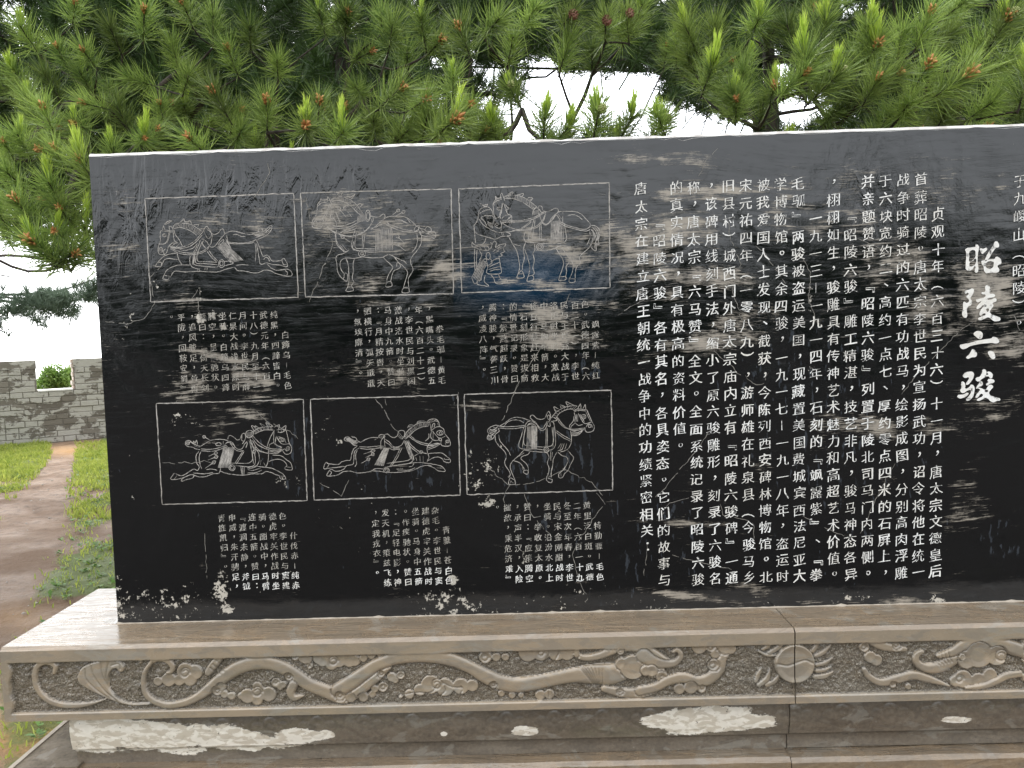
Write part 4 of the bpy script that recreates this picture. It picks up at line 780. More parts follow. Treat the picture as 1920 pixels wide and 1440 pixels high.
    # flaming pearl
    for P, r in [([(620,320),(650,300),(660,270)],[10,12,3]),([(650,340),(700,310),(735,268)],[12,14,3]),([(585,480),(600,440),(612,410)],[12,12,3]),([(600,500),(640,470),(655,420)],[14,16,4]),([(640,500),(680,480),(700,450)],[14,14,8]),
                 ([(870,330),(890,300),(908,256)],[12,12,3]),([(885,355),(925,335),(966,290)],[12,14,3]),([(890,400),(930,390),(972,360)],[12,13,3]),([(890,430),(930,425),(965,405)],[12,12,3]),([(880,460),(930,455),(975,430)],[14,16,3]),([(600,330),(640,350),(690,350)],[8,10,5])]:
        R.body(P, r, *c, H=.010)
    R.cloud([(778,390,104)], *c, H=.0165); R.groove([(690,390),(740,400),(778,388),(830,372),(865,385)], *c, 3, .003)
    # facing dragon
    R.body([(1110,262),(1160,280),(1230,305),(1330,318)], [8,20,26,16], *c); R.cloud([(1290,300,24)], *c, spiral=[(1290,300,15)])
    R.cloud([(1130,310,30),(1160,360,34),(1190,375,34)], *c, spiral=[(1128,312,16)])
    R.body([(1128,420),(1150,455),(1210,485),(1290,470),(1370,450),(1440,465),(1550,500)], [14,18,22,26,26,24,8], *c)
    R.cloud([(1272,498,22),(1350,508,20)], *c, spiral=[(1272,496,11)])
    R.body([(1415,330),(1390,345),(1388,380),(1430,410),(1500,410),(1570,370)], [14,18,20,26,34,36], *c, H=.014)
    R.body([(1500,350),(1570,330),(1640,290),(1730,280),(1830,300),(1930,330)], [16,26,34,36,40,40], *c, H=.0155)
    R.cloud([(1700,345,72),(1640,370,52),(1790,350,56)], *c, H=.0135, spiral=[(1815,352,34)])
    R.cloud([(1615,355,20)], *c, H=.018, spiral=[(1615,355,12)])
    for k in range(5): R.groove([(1470+k*18,340-k*6),(1480+k*18,370-k*4),(1500+k*16,395-k*4)], *c, 2, .003)
    R.cloud([(1625,470,50),(1700,480,46),(1760,450,40),(1590,480,34)], *c, spiral=[(1610,470,22)])
    R.body([(1640,512),(1720,505),(1790,480),(1850,450),(1940,440)], [10,16,20,22,20], *c)
def mirror_fill(X, Z, y):
    """beyond the photographed part the carving runs on as the mirror image of the left dragon"""
    xr = at_y(1919, 1180, y)[0]
    return np.where(X > xr, 2*xr-X-0.05, X)

def carved_stone(x0, x1, left_margin, name):
    st = 0.0024
    xs = np.linspace(x0, x1, int((x1-x0)/st)); zs = np.linspace(ZP0, ZB-0.011, int((ZB-.011-ZP0)/st))
    X, Z = np.meshgrid(xs, zs)
    R = Relief(mirror_fill(X, Z, YF), Z, YF); carve(R)
    field = np.minimum(np.minimum(Z-fz0, fz1-Z), 1.0)
    if left_margin: field = np.minimum(field, X-(x0+.022)+0.006*np.cos((Z-(fz0+fz1)/2)*60).clip(-1, 0.4))
    # pecked ground
    rs = np.random.default_rng(5)
    def vn(f):   # value noise
        gx = (X-x0)*f; gz = (Z-ZP0)*f; T = rs.random((int(gz.max())+3, int(gx.max())+3)); i = gx.astype(int); j = gz.astype(int); u = gx-i; v = gz-j
        u = u*u*(3-2*u); v = v*v*(3-2*v); return (T[j,i]*(1-u)+T[j,i+1]*u)*(1-v)+(T[j+1,i]*(1-u)+T[j+1,i+1]*u)*v
    ground = -0.0155+0.0035*vn(160)+0.004*vn(70)+.003*vn(30)
    rel = R.h
    inside = rel > 0.0018
    h = np.where(inside, -0.0165+rel*1.05+.0006*vn(60), ground)
    e = (field/0.004).clip(0, 1); h = h*1.35; h = np.minimum(h, .0015); Y = YF - (h*e) + 0.0006*vn(25)*(1-e)*0
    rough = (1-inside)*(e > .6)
    V = np.stack([X, Y, Z], -1).reshape(-1, 3); nz_, nx = X.shape; i = np.arange(nz_*nx).reshape(nz_, nx)
    F = np.stack([i[:-1,:-1], i[:-1,1:], i[1:,1:], i[1:,:-1]], -1).reshape(-1, 4); n = len(V)
    c = 0.011
    E = np.array([(x0,YF,ZP0),(x1,YF,ZP0),(x1,YF,ZB-c),(x0,YF,ZB-c),(x0,YB,ZP0),(x1,YB,ZP0),(x1,YB,ZB),(x0,YB,ZB),(x1,YF+c,ZB),(x0,YF+c,ZB)])
    F2 = np.array([(0,4,5,1),(4,7,6,5),(3,2,8,9),(9,8,6,7),(0,3,9,9),(0,9,7,4),(1,8,2,2),(1,5,6,8)])+n
    me = npmesh(name, np.vstack([V, E]), np.vstack([F, F2[:4], F2[5:6], F2[7:8]]), 4, M_BLOCK)
    me.materials.append(M_TOP)
    mi = np.zeros(len(me.polygons), np.int32)
    for k, p in enumerate(me.polygons):
        pass
    attr(me, 'rough', np.concatenate([rough.ravel().astype(float), np.zeros(10)]))
    sm = np.zeros(len(me.polygons), bool); sm[:len(F)] = True; me.polygons.foreach_set('use_smooth', sm)
    mi[len(F)+2:len(F)+4] = 1; me.polygons.foreach_set('material_index', mi)
    return me
link('carved_stone', carved_stone(XP, XJ-.0012, True, 'carved_stone'), ped)
link('carved_stone', carved_stone(XJ+.0022, XEND, False, 'carved_stone'), ped)

def neck_stone(x0, x1, lx, name):
    YN = 2.468; z1 = ZP0-0.0005; z0 = 0.262
    st = 0.0045; xs = np.linspace(x0, x1, int((x1-x0)/st)); zs = np.linspace(z0, z1, 46)
    X, Z = np.meshgrid(xs, zs); t = (z1-Z)/(z1-z0)
    prof = 0.010*np.sin(np.clip(t/.66, 0, 1)*math.pi) - 0.012*(t > .70) - 0.010*(t > .74) + 0.0*t
    h = prof.copy()
    R = Relief(X, Z, YN); zc = z1-(z1-z0)*.36; w = .152
    for k in range(int((XEND+2)/w)):
        cxk = -1.60+k*w; 
        if cxk < x0-.1 or cxk > x1+.1: continue
        def arc(cx_, cz_, r, a0, a1, n=12):
            return np.array([(cx_+r*math.cos(a0+(a1-a0)*i/n), cz_+r*math.sin(a0+(a1-a0)*i/n)) for i in range(n+1)])
        arcs = [arc(cxk, zc+.012, .026, -.3, math.pi+.3), arc(cxk-.042, zc+.002, .021, .9, math.pi*1.55), arc(cxk+.042, zc+.002, .021, math.pi*.3-1.9, math.pi-1.0), arc(cxk, zc-.014, .03, math.pi+.35, 2*math.pi-.35), arc(cxk, zc+.004, .012, .4, 5.2)]
        for q in arcs:
            m = R.box(q, .008)
            if not m.any(): continue
            d = R.dist(q, np.full(len(q), .0036), m); h[m] -= np.exp(-(d)**2)*.0022
    Y = YN-h
    n0 = X.size; i = np.arange(n0).reshape(X.shape)
    F = np.stack([i[:-1,:-1], i[:-1,1:], i[1:,1:], i[1:,:-1]], -1).reshape(-1, 4)
    YK = 2.93
    B = np.array([(x0,YN+.02,z0),(x0,YN+.02,z1),(x0,YK,z1),(x0,YK,z0),(x1,YK,z1),(x1,YK,z0)]) 
    nzr = X.shape[0]
    # side skirts straight back from the left edge
    L = np.stack([np.full(nzr, x0), np.full(nzr, YK), zs], -1); Rr = np.stack([np.full(nzr, x1), np.full(nzr, YK), zs], -1)
    li = n0+np.arange(nzr); ri = n0+nzr+np.arange(nzr)
    FL = np.stack([li[:-1], i[:-1,0], i[1:,0], li[1:]], -1); FR = np.stack([i[:-1,-1], ri[:-1], ri[1:], i[1:,-1]], -1)
    FB = np.array([(ri[0], li[0], li[-1], ri[-1])])
    V = np.vstack([np.stack([X, Y, Z], -1).reshape(-1, 3), L, Rr]); F = np.vstack([F, FL, FR, FB])
    me = npmesh(name, V, F, 4, M_NECK, True)
    PX, PY = project(V); p = np.zeros(len(V))
    def bl(cx_, cy_, rx, ry, s=1.0, ang=0.0):
        c_, q_ = math.cos(math.radians(ang)), math.sin(math.radians(ang)); u = (PX-cx_)*c_-(PY-cy_)*q_; v = (PX-cx_)*q_+(PY-cy_)*c_
        p[:] = np.maximum(p, s*np.exp(-((u/rx)**2+(v/ry)**2)**1.6))
    for b in [(200,1375,130,36,1.1),(300,1382,170,30,1.05),(430,1385,120,20,1.0,-4),(560,1382,55,17,1.0),(170,1395,60,20,1.0),(985,1370,26,9,1.1),(832,1376,8,5,1),(612,1378,16,10,1),
              (1320,1350,110,26,1.15,2),(1390,1352,70,18,1.1),(1250,1352,50,16,1.1),(1795,1350,32,7,1.1),(1671,1401,14,5,1.1),(1400,1415,20,4,1.0),(1530,1408,20,3,.7)]: bl(*b)
    p *= np.concatenate([((z1-Z)/(z1-z0) < .93).ravel().astype(float), np.zeros(2*nzr)])
    attr(me, 'patch', p); attr(me, 'rough', np.zeros(len(V)))
    return me
XN = at_y(133, 1360, 2.468)[0]; XNJ = at_y(1479, 1350, 2.468)[0]
link('neck_stone', neck_stone(XN, XNJ-.002, True, 'neck_stone'), ped)
link('neck_stone', neck_stone(XNJ+.002, XEND-.12, False, 'neck_stone'), ped)

def plinth_stone(x0, x1, name, z1=0.262):
    c = .012; y0 = 2.425; y1 = 2.97; z0 = .10
    # stepped: upper course, then a projecting foot
    prof = [(y0-.0, z0+.02), (y0, z1-c), (y0+c, z1), (y1, z1), (y1, z0+.02)]
    V = []; n = 40; F = []
    xs = np.linspace(x0, x1, n)
    for x in xs: V += [(x, y+RNG.normal(0, .0008), z+RNG.normal(0, .0008)) for y, z in prof]
    k = len(prof)
    for i in range(n-1):
        for j in range(k-1): a = i*k+j; F.append((a, a+k, a+k+1, a+1))
    F += [tuple(range(k)), tuple((n-1)*k+j for j in reversed(range(k)))]
    me = pydata(name, V, F, M_TOP); bv = len(V)
    attr(me, 'rough', np.zeros(len(V))); return me
XQ = at_z(130, 1352, .262)[0]; XPJ = at_y(1484, 1425, 2.425)[0]
link('plinth_stone', plinth_stone(XQ, XPJ-.0015, 'plinth_stone'), ped)
link('plinth_stone', plinth_stone(XPJ+.0015, XEND, 'plinth_stone', .258), ped)
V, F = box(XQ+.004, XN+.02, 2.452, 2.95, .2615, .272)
f_ = link('plinth_fillet', pydata('plinth_fillet', V, F, M_DARK), ped); attr(f_.data, 'rough', np.zeros(8)); attr(f_.data, 'patch', np.zeros(8))  # thin dark sheet over the plinth top, left of the neck
V, F = box(XQ-.006, XQ+.010, 2.43, 2.95, .2, .276)
f_ = link('plinth_edge', pydata('plinth_edge', V, F, M_BEAD), ped)
V, F = box(XQ+.03, XEND+.1, 2.45, 2.95, -.06, .119)
link('foot_slab', pydata('foot_slab', V, F, M_BLOCK), ped)
# little chipped wedge of mortar where the slab's left corner meets the pedestal
mv = []; 
for i in range(9):
    x = XL-.055+i*.0075; mv += [(x, 2.60+RNG.normal(0,.003), ZB-.001), (x, 2.66, ZB-.001), (x, 2.625, ZB+.002+.014*i/8+RNG.normal(0,.0015))]
mf = []
for i in range(8): a = i*3; mf += [(a, a+3, a+5, a+2), (a+2, a+5, a+4, a+1)]
link('mortar', pydata('mortar', mv, mf, M_RIM), ped)
# bead of mortar along the slab foot
mv = []; mf = []; xs = np.arange(XL, XR, .02)
for i, x in enumerate(xs):
    a = .0025+.003*RNG.random()+(.006 if RNG.random() < .03 else 0); mv += [(x, YS-a, ZB-.001), (x, YS-.001, ZB+a*.7)]
for i in range(len(xs)-1): mf.append((i*2, i*2+2, i*2+3, i*2+1))
link('mortar', pydata('mortar', mv, mf, M_BEAD), ped)
# ================================================================== GROUND, GRASS, WALL
WTHETA = math.radians(34); WX = at_y(68, 700, 13.2)[0]       # the wall runs obliquely, further away to the right; the ground falls off behind it
def terr(x, y):
    x = np.asarray(x, float); y = np.asarray(y, float)
    d = np.clip((y-13.2)*math.cos(WTHETA)-(x-WX)*math.sin(WTHETA)-1.6, 0, None); z = -0.55*d*(1-np.exp(-d/2))
    r = np.clip(np.abs(x)-45, 0, None); z = z-.3*r
    return z + 0.0*x
def path_d(px, py):            # photo px -> 0 on the trodden path .. 1 in the grass
    pts = [(118,838,26),(118,860,26),(100,900,44),(75,950,66),(48,1000,76),(15,1060,80),(-30,1140,80),(-100,1260,100)]
    c = np.interp(py, [p[1] for p in pts], [p[0] for p in pts]); w = np.interp(py, [p[1] for p in pts], [p[2] for p in pts])
    return np.clip((np.abs(px-c)-w*.75)/(w*.45), 0, 1)
def vnoise(x, y, f, seed=0):
    rs = np.random.default_rng(seed); T = rs.random((256, 256)); gx = x*f+500; gy = y*f+500; i = np.floor(gx).astype(int); j = np.floor(gy).astype(int)
    u = gx-i; v = gy-j; u = u*u*(3-2*u); v = v*v*(3-2*v); g = lambda a, b: T[a % 256, b % 256]
    return (g(j,i)*(1-u)+g(j,i+1)*u)*(1-v)+(g(j+1,i)*(1-u)+g(j+1,i+1)*u)*v
def grass_density(x, y):
    P = np.stack([x, y, np.zeros_like(x)], -1); front = y > 1.0
    px, py = project(np.where(front[..., None], P, np.array([0, 5., 0])))
    n = vnoise(x, y, 1.3, 1)*.5+vnoise(x, y, 3.7, 2)*.32+vnoise(x, y, 9, 3)*.18
    far = np.clip((7.6-0-(y-0))*-1/1.2, 0, 1)              # lush near the wall
    lush = np.where((py < 905) & (py > 820), 1.0, 0.0)*np.clip((912-py)/22, 0, 1)
    base = np.clip((n-.50)*7, 0, 1)*.75
    d = np.maximum(base*np.where(py > 905, 1, .8), lush*(.75+.25*n))*path_d(px, py)
    right = np.clip((px-120)/60, 0, 1)*(py > 900)*(py < 1120)*np.clip((n-.40)*6, 0, 1)
    d = np.maximum(d, right*.9)
    d = np.where((py < 845) & (np.abs(px-150) < 40), d*.35, d)
    return np.where(front, d, np.clip((n-.62)*5, 0, 1)*.4)
def ground():
    def axis(fine0, fine1, st, lim0, lim1):
        a = list(np.arange(fine0, fine1, st)); s = st; v = fine1
        while v < lim1: a.append(v); s *= 1.18; v += s
        a.append(lim1); s = st; v = fine0-st; lo = []
        while v > lim0: lo.append(v); s *= 1.18; v -= s
        lo.append(lim0); return np.array(sorted(lo+a))
    xs = axis(-9.5, 2.5, .05, -600, 600); ys = axis(2.2, 14, .05, -600, 600)
    X, Y = np.meshgrid(xs, ys)
    g = grass_density(X, Y)
    Z = terr(X, Y)+.018*(vnoise(X, Y, 1.1, 5)-.5)*2+.012*(vnoise(X, Y, 5, 6)-.5)*2 + .02*g
    near = np.exp(-((X+.5)**2/9+(Y-2.7)**2/.5)); Z -= .02*near
    i = np.arange(X.size).reshape(X.shape); F = np.stack([i[:-1,:-1], i[:-1,1:], i[1:,1:], i[1:,:-1]], -1).reshape(-1, 4)
    m = N('earth_and_turf'); v = m.world()
    n1 = m.noise(v, 1.6, 6, .6); n2 = m.noise(v, 9, 6, .65); n3 = m.noise(v, 60, 5, .7); big = m.noise(v, .5, 3)
    c = m.mix(m.ramp(n1, .35, .65), (0.275, 0.188, 0.128), (0.16, 0.10, 0.066))
    c = m.mix(m.ramp(n2, .5, .62, 0, .6), c, (0.085, 0.058, 0.042)); c = m.mix(m.ramp(n3, .4, .7, 0, .4), c, (0.25, 0.185, 0.14))
    c = m.mix(m.math('MULTIPLY', m.at('damp'), m.ramp(n1, .3, .6, .5, 1)), c, (0.125, 0.078, 0.048))
    c = m.mix(m.math('MULTIPLY', m.at('ground_shade'), m.ramp(n2, .3, .6, .7, 1)), c, (0.020, 0.021, 0.020))  # darkens the soil colour where the slab mirrors it
    c = m.mix(m.math('MULTIPLY', m.at('orange'), m.ramp(n2, .3, .6, .5, 1)), c, (0.42, 0.235, 0.085))
    gm = m.ramp(m.math('ADD', m.at('grass'), m.math('MULTIPLY', m.math('SUBTRACT', n3, .5), .7)), .35, .7, 0, .8)
    c = m.mix(gm, c, (0.085, 0.13, 0.03))
    m.bsdf(c, m.ramp(n1, .35, .6, .55, .9), m.bump(n3, .9, .018, m.bump(n2, .8, .05)), .3)
    me = npmesh('ground', np.stack([X, Y, Z], -1), F, 4, m.m, True)
    attr(me, 'grass', g)
    attr(me, 'ground_shade', np.clip((2.2-Y)/.8, 0, 1))      # unseen ground blackened for the slab's reflection, tree shade put into its colour
    P = np.stack([X, Y, Z], -1); fr = Y > 1; px, py = project(np.where(fr[..., None], P, np.array([0, 5., 0])))
    attr(me, 'orange', np.where(fr, np.maximum(np.exp(-(((px-70)/120)**2+((py-1375)/60)**2)), .8*np.exp(-(((px-130)/50)**2+((py-845)/10)**2)))+.35*np.exp(-(((px-40)/90)**2+((py-1160)/30)**2)), 0))
    attr(me, 'damp', np.where(fr, np.clip((py-950)/90, 0, 1)*.9*np.clip(1.1-np.abs(px-70)/500, 0, 1)+np.clip((px-115)/50, 0, 1)*(py > 880)*.6, 0).clip(0, 1)*(1-np.exp(-(((py-1375)/60)**2))))
    link('ground', me)['kind'] = 'structure'
ground()
def leafmat(name, c1, c2, trans=0.45, rough=.5, scale=3.0, spec=.4):
    m = N(name); g = m.n('ShaderNodeNewGeometry'); r = g.outputs['Random Per Island']
    v = m.world(); f = m.math('ADD', m.math('MULTIPLY', r, .6), m.math('MULTIPLY', m.ramp(m.noise(v, scale, 3), .3, .7), .4))
    c = m.mix(f, c1, c2)
    p = m.bsdf(c, rough, None, spec)
    t = m.n('ShaderNodeBsdfTranslucent'); m.l(c, t.inputs[0]); mixs = m.n('ShaderNodeMixShader'); mixs.inputs[0].default_value = trans
    m.l(p.outputs[0], mixs.inputs[1]); m.l(t.outputs[0], mixs.inputs[2]); m.l(mixs.outputs[0], m.out.inputs[0]); return m.m
M_GRASS = leafmat('grass_blades', (0.17, 0.25, 0.03), (0.46, 0.48, 0.11), .5)
def blades(n, xr, yr, hr, w, fn, seed):
    rs = np.random.default_rng(seed); x = rs.uniform(*xr, n); y = rs.uniform(*yr, n)
    d = fn(x, y); k = rs.random(n) < d; x, y = x[k], y[k]; n = len(x)
    cl = vnoise(x, y, 6, 9); h = rs.uniform(*hr, n)*(.5+cl); a = rs.uniform(0, 2*np.pi, n); ln = rs.uniform(.2, 1.0, n)*h; b = rs.uniform(0, 2*np.pi, n)
    z = terr(x, y)-.005; ww = w*(.7+.6*rs.random(n))
    dx, dy = np.cos(a)*ww, np.sin(a)*ww; lx, ly = np.cos(b)*ln, np.sin(b)*ln
    P0 = np.stack([x-dx, y-dy, z], -1); P1 = np.stack([x+dx, y+dy, z], -1); P2 = np.stack([x+dx*.7+lx*.35, y+dy*.7+ly*.35, z+h*.65], -1); P3 = np.stack([x-dx*.7+lx*.35, y-dy*.7+ly*.35, z+h*.65], -1); P4 = np.stack([x+lx, y+ly, z+h], -1)
    V = np.stack([P0, P1, P2, P3, P4], 1).reshape(-1, 3); i = np.arange(n)[:, None]*5
    T = np.concatenate([i+[0,1,2], i+[0,2,3], i+[3,2,4]], 0); return V, T
V1, T1 = blades(110000, (-10.5, -3.4), (7.3, 13.1), (.03, .085), .007, grass_density, 3)
V2, T2 = blades(26000, (-7.5, -1.2), (3.0, 7.6), (.02, .055), .0045, lambda x, y: grass_density(x, y)*.9, 4)
V3, T3 = blades(16000, (-2.4, 8), (3.2, 13.1), (.03, .08), .006, grass_density, 8)
link('grass', npmesh('grass', np.vstack([V1, V2, V3]), np.vstack([T1, T2+len(V1), T3+len(V1)+len(V2)]), 3, M_GRASS))['kind'] = 'stuff'
# broad-leaved weeds
def weeds():
    rs = np.random.default_rng(21); V = []; T = []
    M_W = leafmat('weed_leaves', (0.06, 0.14, 0.025), (0.16, 0.27, 0.06), .35)
    n = 0
    for _ in range(9000):
        x = rs.uniform(-6.5, -1.4); y = rs.uniform(3.1, 12.6)
        if rs.random() > float(grass_density(np.array([x]), np.array([y]))[0])*.42: continue
        for k in range(rs.integers(4, 9)):
            a = rs.uniform(0, 6.28); L = rs.uniform(.02, .05); w = L*.3; el = rs.uniform(.1, .9); c, s = math.cos(a), math.sin(a); z0 = .005+rs.uniform(0, .02)
            b = len(V); V += [(x, y, z0), (x+c*L*.5-s*w, y+s*L*.5+c*w, z0+L*.5*el), (x+c*L, y+s*L, z0+L*el*.8), (x+c*L*.5+s*w, y+s*L*.5-c*w, z0+L*.5*el)]; T.append((b, b+1, b+2, b+3))
        n += 1
        if n > 2600: break
    link('weeds', npmesh('weeds', V, T, 4, M_W))['kind'] = 'stuff'
weeds()
def stones():
    rs = np.random.default_rng(31); V = []; F = []
    m = N('pebbles'); v = m.world(); m.bsdf(m.mix(m.noise(v, 5, 3), (0.20, 0.17, 0.14), (0.42, 0.38, 0.33)), .7)
    for _ in range(420):
        x = rs.uniform(-7, -1.5); y = rs.uniform(3.1, 12); r = rs.uniform(.006, .018); b = len(V)
        q = [(1,0,0),(0,1,0),(-1,0,0),(0,-1,0),(0,0,1),(0,0,-.6)]
        V += [(x+a*r*rs.uniform(.7,1.3), y+c*r*rs.uniform(.7,1.3), .004+d*r*.6) for a, c, d in q]
        F += [(b+i, b+(i+1)%4, b+4) for i in range(4)]+[(b+(i+1)%4, b+i, b+5) for i in range(4)]
    link('gravel', npmesh('gravel', V, F, 3, m.m))['kind'] = 'stuff'
stones()

# low wet stone kerb beside the pedestal foot
def rock_mesh(name, L, Wd, H, mat, seed):
    rs = np.random.default_rng(seed); bm = bmesh.new(); bmesh.ops.create_cube(bm, size=1)
    bmesh.ops.subdivide_edges(bm, edges=bm.edges[:], cuts=4, use_grid_fill=True)
    for v in bm.verts:
        v.co.x *= L; v.co.y *= Wd; v.co.z *= H; k = vnoise(np.array([v.co.x*3+seed]), np.array([v.co.y*3+v.co.z*5]), 2.0, seed)[0]-.5
        v.co += Vector((k*.05, -k*.04, k*.05))
    me = bpy.data.meshes.new(name); bm.to_mesh(me); bm.free(); me.materials.append(mat); attr(me, 'rough', np.zeros(len(me.vertices))); attr(me, 'patch', np.zeros(len(me.vertices))); me.polygons.foreach_set('use_smooth', np.ones(len(me.polygons), bool)); return me

# ------------------------------------------------ battlement wall
YW = 13.2; WTH = .38
def mat_wall():
    m = N('old_grey_brick'); v = m.world(); vs = m.world((1, 1, 1.9))
    o = m.n('ShaderNodeObjectInfo'); rnd = o.outputs['Random']
    n1 = m.noise(vs, 2.6, 6, .65, .5); n2 = m.noise(v, 14, 6, .7); n3 = m.noise(v, 50, 4, .7)
    brick = m.mix(rnd, (0.12, 0.105, 0.085), (0.19, 0.17, 0.14))
    pl = m.mix(n2, (0.31, 0.295, 0.255), (0.43, 0.41, 0.365))
    pm = m.ramp(m.math('ADD', n1, m.math('MULTIPLY', m.math('SUBTRACT', n2, .5), .3)), .455, .50)
    c = m.mix(pm, brick, pl); c = m.mix(m.ramp(n3, .62, .7, 0, .6), c, (0.12, 0.105, 0.09))
    m.bsdf(c, .85, m.bump(n2, .5, .02, m.bump(pm, .5, .01)), .3); return m.m
M_WALL = mat_wall()
mm = N('dark_mortar'); v = mm.world(); mm.bsdf(mm.mix(mm.noise(v, 4, 4), (0.13, 0.115, 0.095), (0.24, 0.22, 0.185)), .9); M_MORT = mm.m
mm = N('red_brick_core'); v = mm.world(); mm.bsdf(mm.mix(mm.ramp(mm.noise(v, 12, 5), .42, .6), (0.42, 0.30, 0.24), (0.58, 0.52, 0.45)), .85, mm.bump(mm.noise(v, 20, 4), .6, .02)); M_RED = mm.m
mm = N('pale_coping'); v = mm.world(); mm.bsdf(mm.mix(mm.noise(v, 5, 5), (0.58, 0.56, 0.52), (0.72, 0.70, 0.66)), .7); M_COPE = mm.m
wall = thing('battlement_wall', 'weathered grey brick battlement wall with a square crenel, at the end of the path', 'wall', (WX, YW, 0)); wall.rotation_euler = (0, 0, WTHETA)
r_ = at_y(139, 700, 1.0)[0]; xa = 0.0; gapw = (r_*YW-WX)/(math.cos(WTHETA)-r_*math.sin(WTHETA))
ztop = at_y(68, 676, YW)[1]; zsill = at_y(100, 733, YW+gapw*.45*math.sin(WTHETA))[1]
period = gapw+1.35
CH = zsill/9.0
def merlon(x):                  # True where the wall rises to full height
    k = (x-xa) % period; return k > gapw
brick_bm = {}
def brick_mesh(L):
    key = round(L, 2)
    if key not in brick_bm:
        bm = bmesh.new(); bmesh.ops.create_cube(bm, size=1)
        for v_ in bm.verts: v_.co.x *= L-.012; v_.co.y *= .10; v_.co.z *= CH-.010
        bmesh.ops.bevel(bm, geom=bm.edges[:]+bm.verts[:], offset=.004, segments=1, affect='EDGES')
        me = bpy.data.meshes.new('brick'); bm.to_mesh(me); bm.free(); me.materials.append(M_WALL); brick_bm[key] = me
    return brick_bm[key]
sv = []; sf = []
rs = np.random.default_rng(77); LB = .37; nb_ = 0
def put_brick(x0, x1, z, big):
    global nb_
    xc = (x0+x1)/2; y = rs.normal(0, .004)+.05
    if -3.2 < xc < 2.9 and nb_ < 298:
        o = link('brick', brick_mesh(x1-x0), wall, (xc, y, z+CH/2)); nb_ += 1; o.rotation_euler = (0, rs.normal(0, .004), rs.normal(0, .006))
    else:
        b = len(sv); V, F = box(x0+.006, x1-.006, y-.05, y+.05, z+.005, z+CH-.005); sv.extend(V); sf.extend([tuple(b+i for i in f) for f in F])
rows = int(math.ceil((ztop-.16-0)/CH))
WX0, WX1 = -9.0, 13.0
for r in range(rows):
    z = r*CH; x = WX0+(r % 2)*LB/2; full = r < 9
    while x < WX1:
        L = LB*rs.choice([1, 1, .5, .75, 1]); x1 = x+L
        if full: put_brick(x, x1, z, 0)
        else:
            # clip to merlons
            c0 = xa+period*math.floor((x-xa)/period); lo, hi = c0+gapw, c0+period
            a, b = max(x, lo), min(x1, hi)
            if b-a > .06: put_brick(round(a, 3), round(a+round(b-a, 2), 3), z, 0)
        x = x1
link('brick_face', pydata('brick_face', sv, sf, M_WALL), wall)['kind'] = 'stuff'
# core, merlon cores, rendered caps, sills
cv = []; cf = []
def addb(V0, F0, bx):
    V, F = box(*bx); b = len(V0); V0.extend(V); F0.extend([tuple(b+i for i in f) for f in F])
addb(cv, cf, (WX0, WX1, .012, WTH, -.05, zsill-.004))
capv = []; capf = []; rv = []; rf = []; sv2 = []; sf2 = []
k = math.floor((WX0-xa)/period)
while xa+k*period < WX1:
    x0 = xa+k*period+gapw; x1 = xa+(k+1)*period
    addb(cv, cf, (x0+.004, x1-.004, .012, WTH, zsill-.004, rows*CH-.002))
    V, F = box(x0-.004, x1+.004, -.004, WTH+.01, rows*CH, ztop); o = link('cap', pydata('cap', V, F, M_WALL), wall) if -4 < x0 < 4 else addb(capv, capf, (x0-.004, x1+.004, -.004, WTH+.01, rows*CH, ztop))
    # ragged red brick ends
    for q in range(7):
        zz = zsill+q*(ztop-zsill)/7; j = rs.uniform(0, .03); addb(rv, rf, (x0-.012-j, x0-.001, .04, WTH-.03, zz+.006, zz+(ztop-zsill)/7-.004))
    V, F = box(xa+k*period-.0, x0+.0, -.012, WTH+.02, zsill-.001, zsill+.026); addb(sv2, sf2, (xa+k*period+.004, x0-.035, -.012, WTH+.02, zsill-.001, zsill+.022)); k += 1
link('core', pydata('core', cv, cf, M_MORT), wall); link('caps', pydata('caps', capv, capf, M_WALL), wall); link('brick_ends', pydata('brick_ends', rv, rf, M_RED), wall)['kind'] = 'stuff'; link('sills', pydata('sills', sv2, sf2, M_COPE), wall)

# ------------------------------------------------ leafy trees seen through the crenel
M_BARK = N('bark'); v = M_BARK.world((1, 1, .35)); M_BARK.bsdf(M_BARK.mix(M_BARK.ramp(M_BARK.noise(v, 30, 5, .7), .4, .65), (0.022, 0.017, 0.014), (0.07, 0.05, 0.038)), .85, M_BARK.bump(M_BARK.noise(v, 40, 5, .7), .8, .02)); M_BARK = M_BARK.m
def tube(P, R, n=7, V=None, F=None):
    V = [] if V is None else V; F = [] if F is None else F
    P = np.array(P, float); T = np.gradient(P, axis=0); b0 = len(V)
    for i, (p, t, r) in enumerate(zip(P, T, R)):
        t = t/(np.linalg.norm(t)+1e-9); a = np.cross(t, [0.3, .9, .1]); a /= np.linalg.norm(a)+1e-9; b = np.cross(t, a)
        V += [tuple(p+r*(a*math.cos(q*2*math.pi/n)+b*math.sin(q*2*math.pi/n))) for q in range(n)]
    for i in range(len(P)-1):
        for q in range(n): F.append((b0+i*n+q, b0+i*n+(q+1) % n, b0+(i+1)*n+(q+1) % n, b0+(i+1)*n+q))
    return V, F
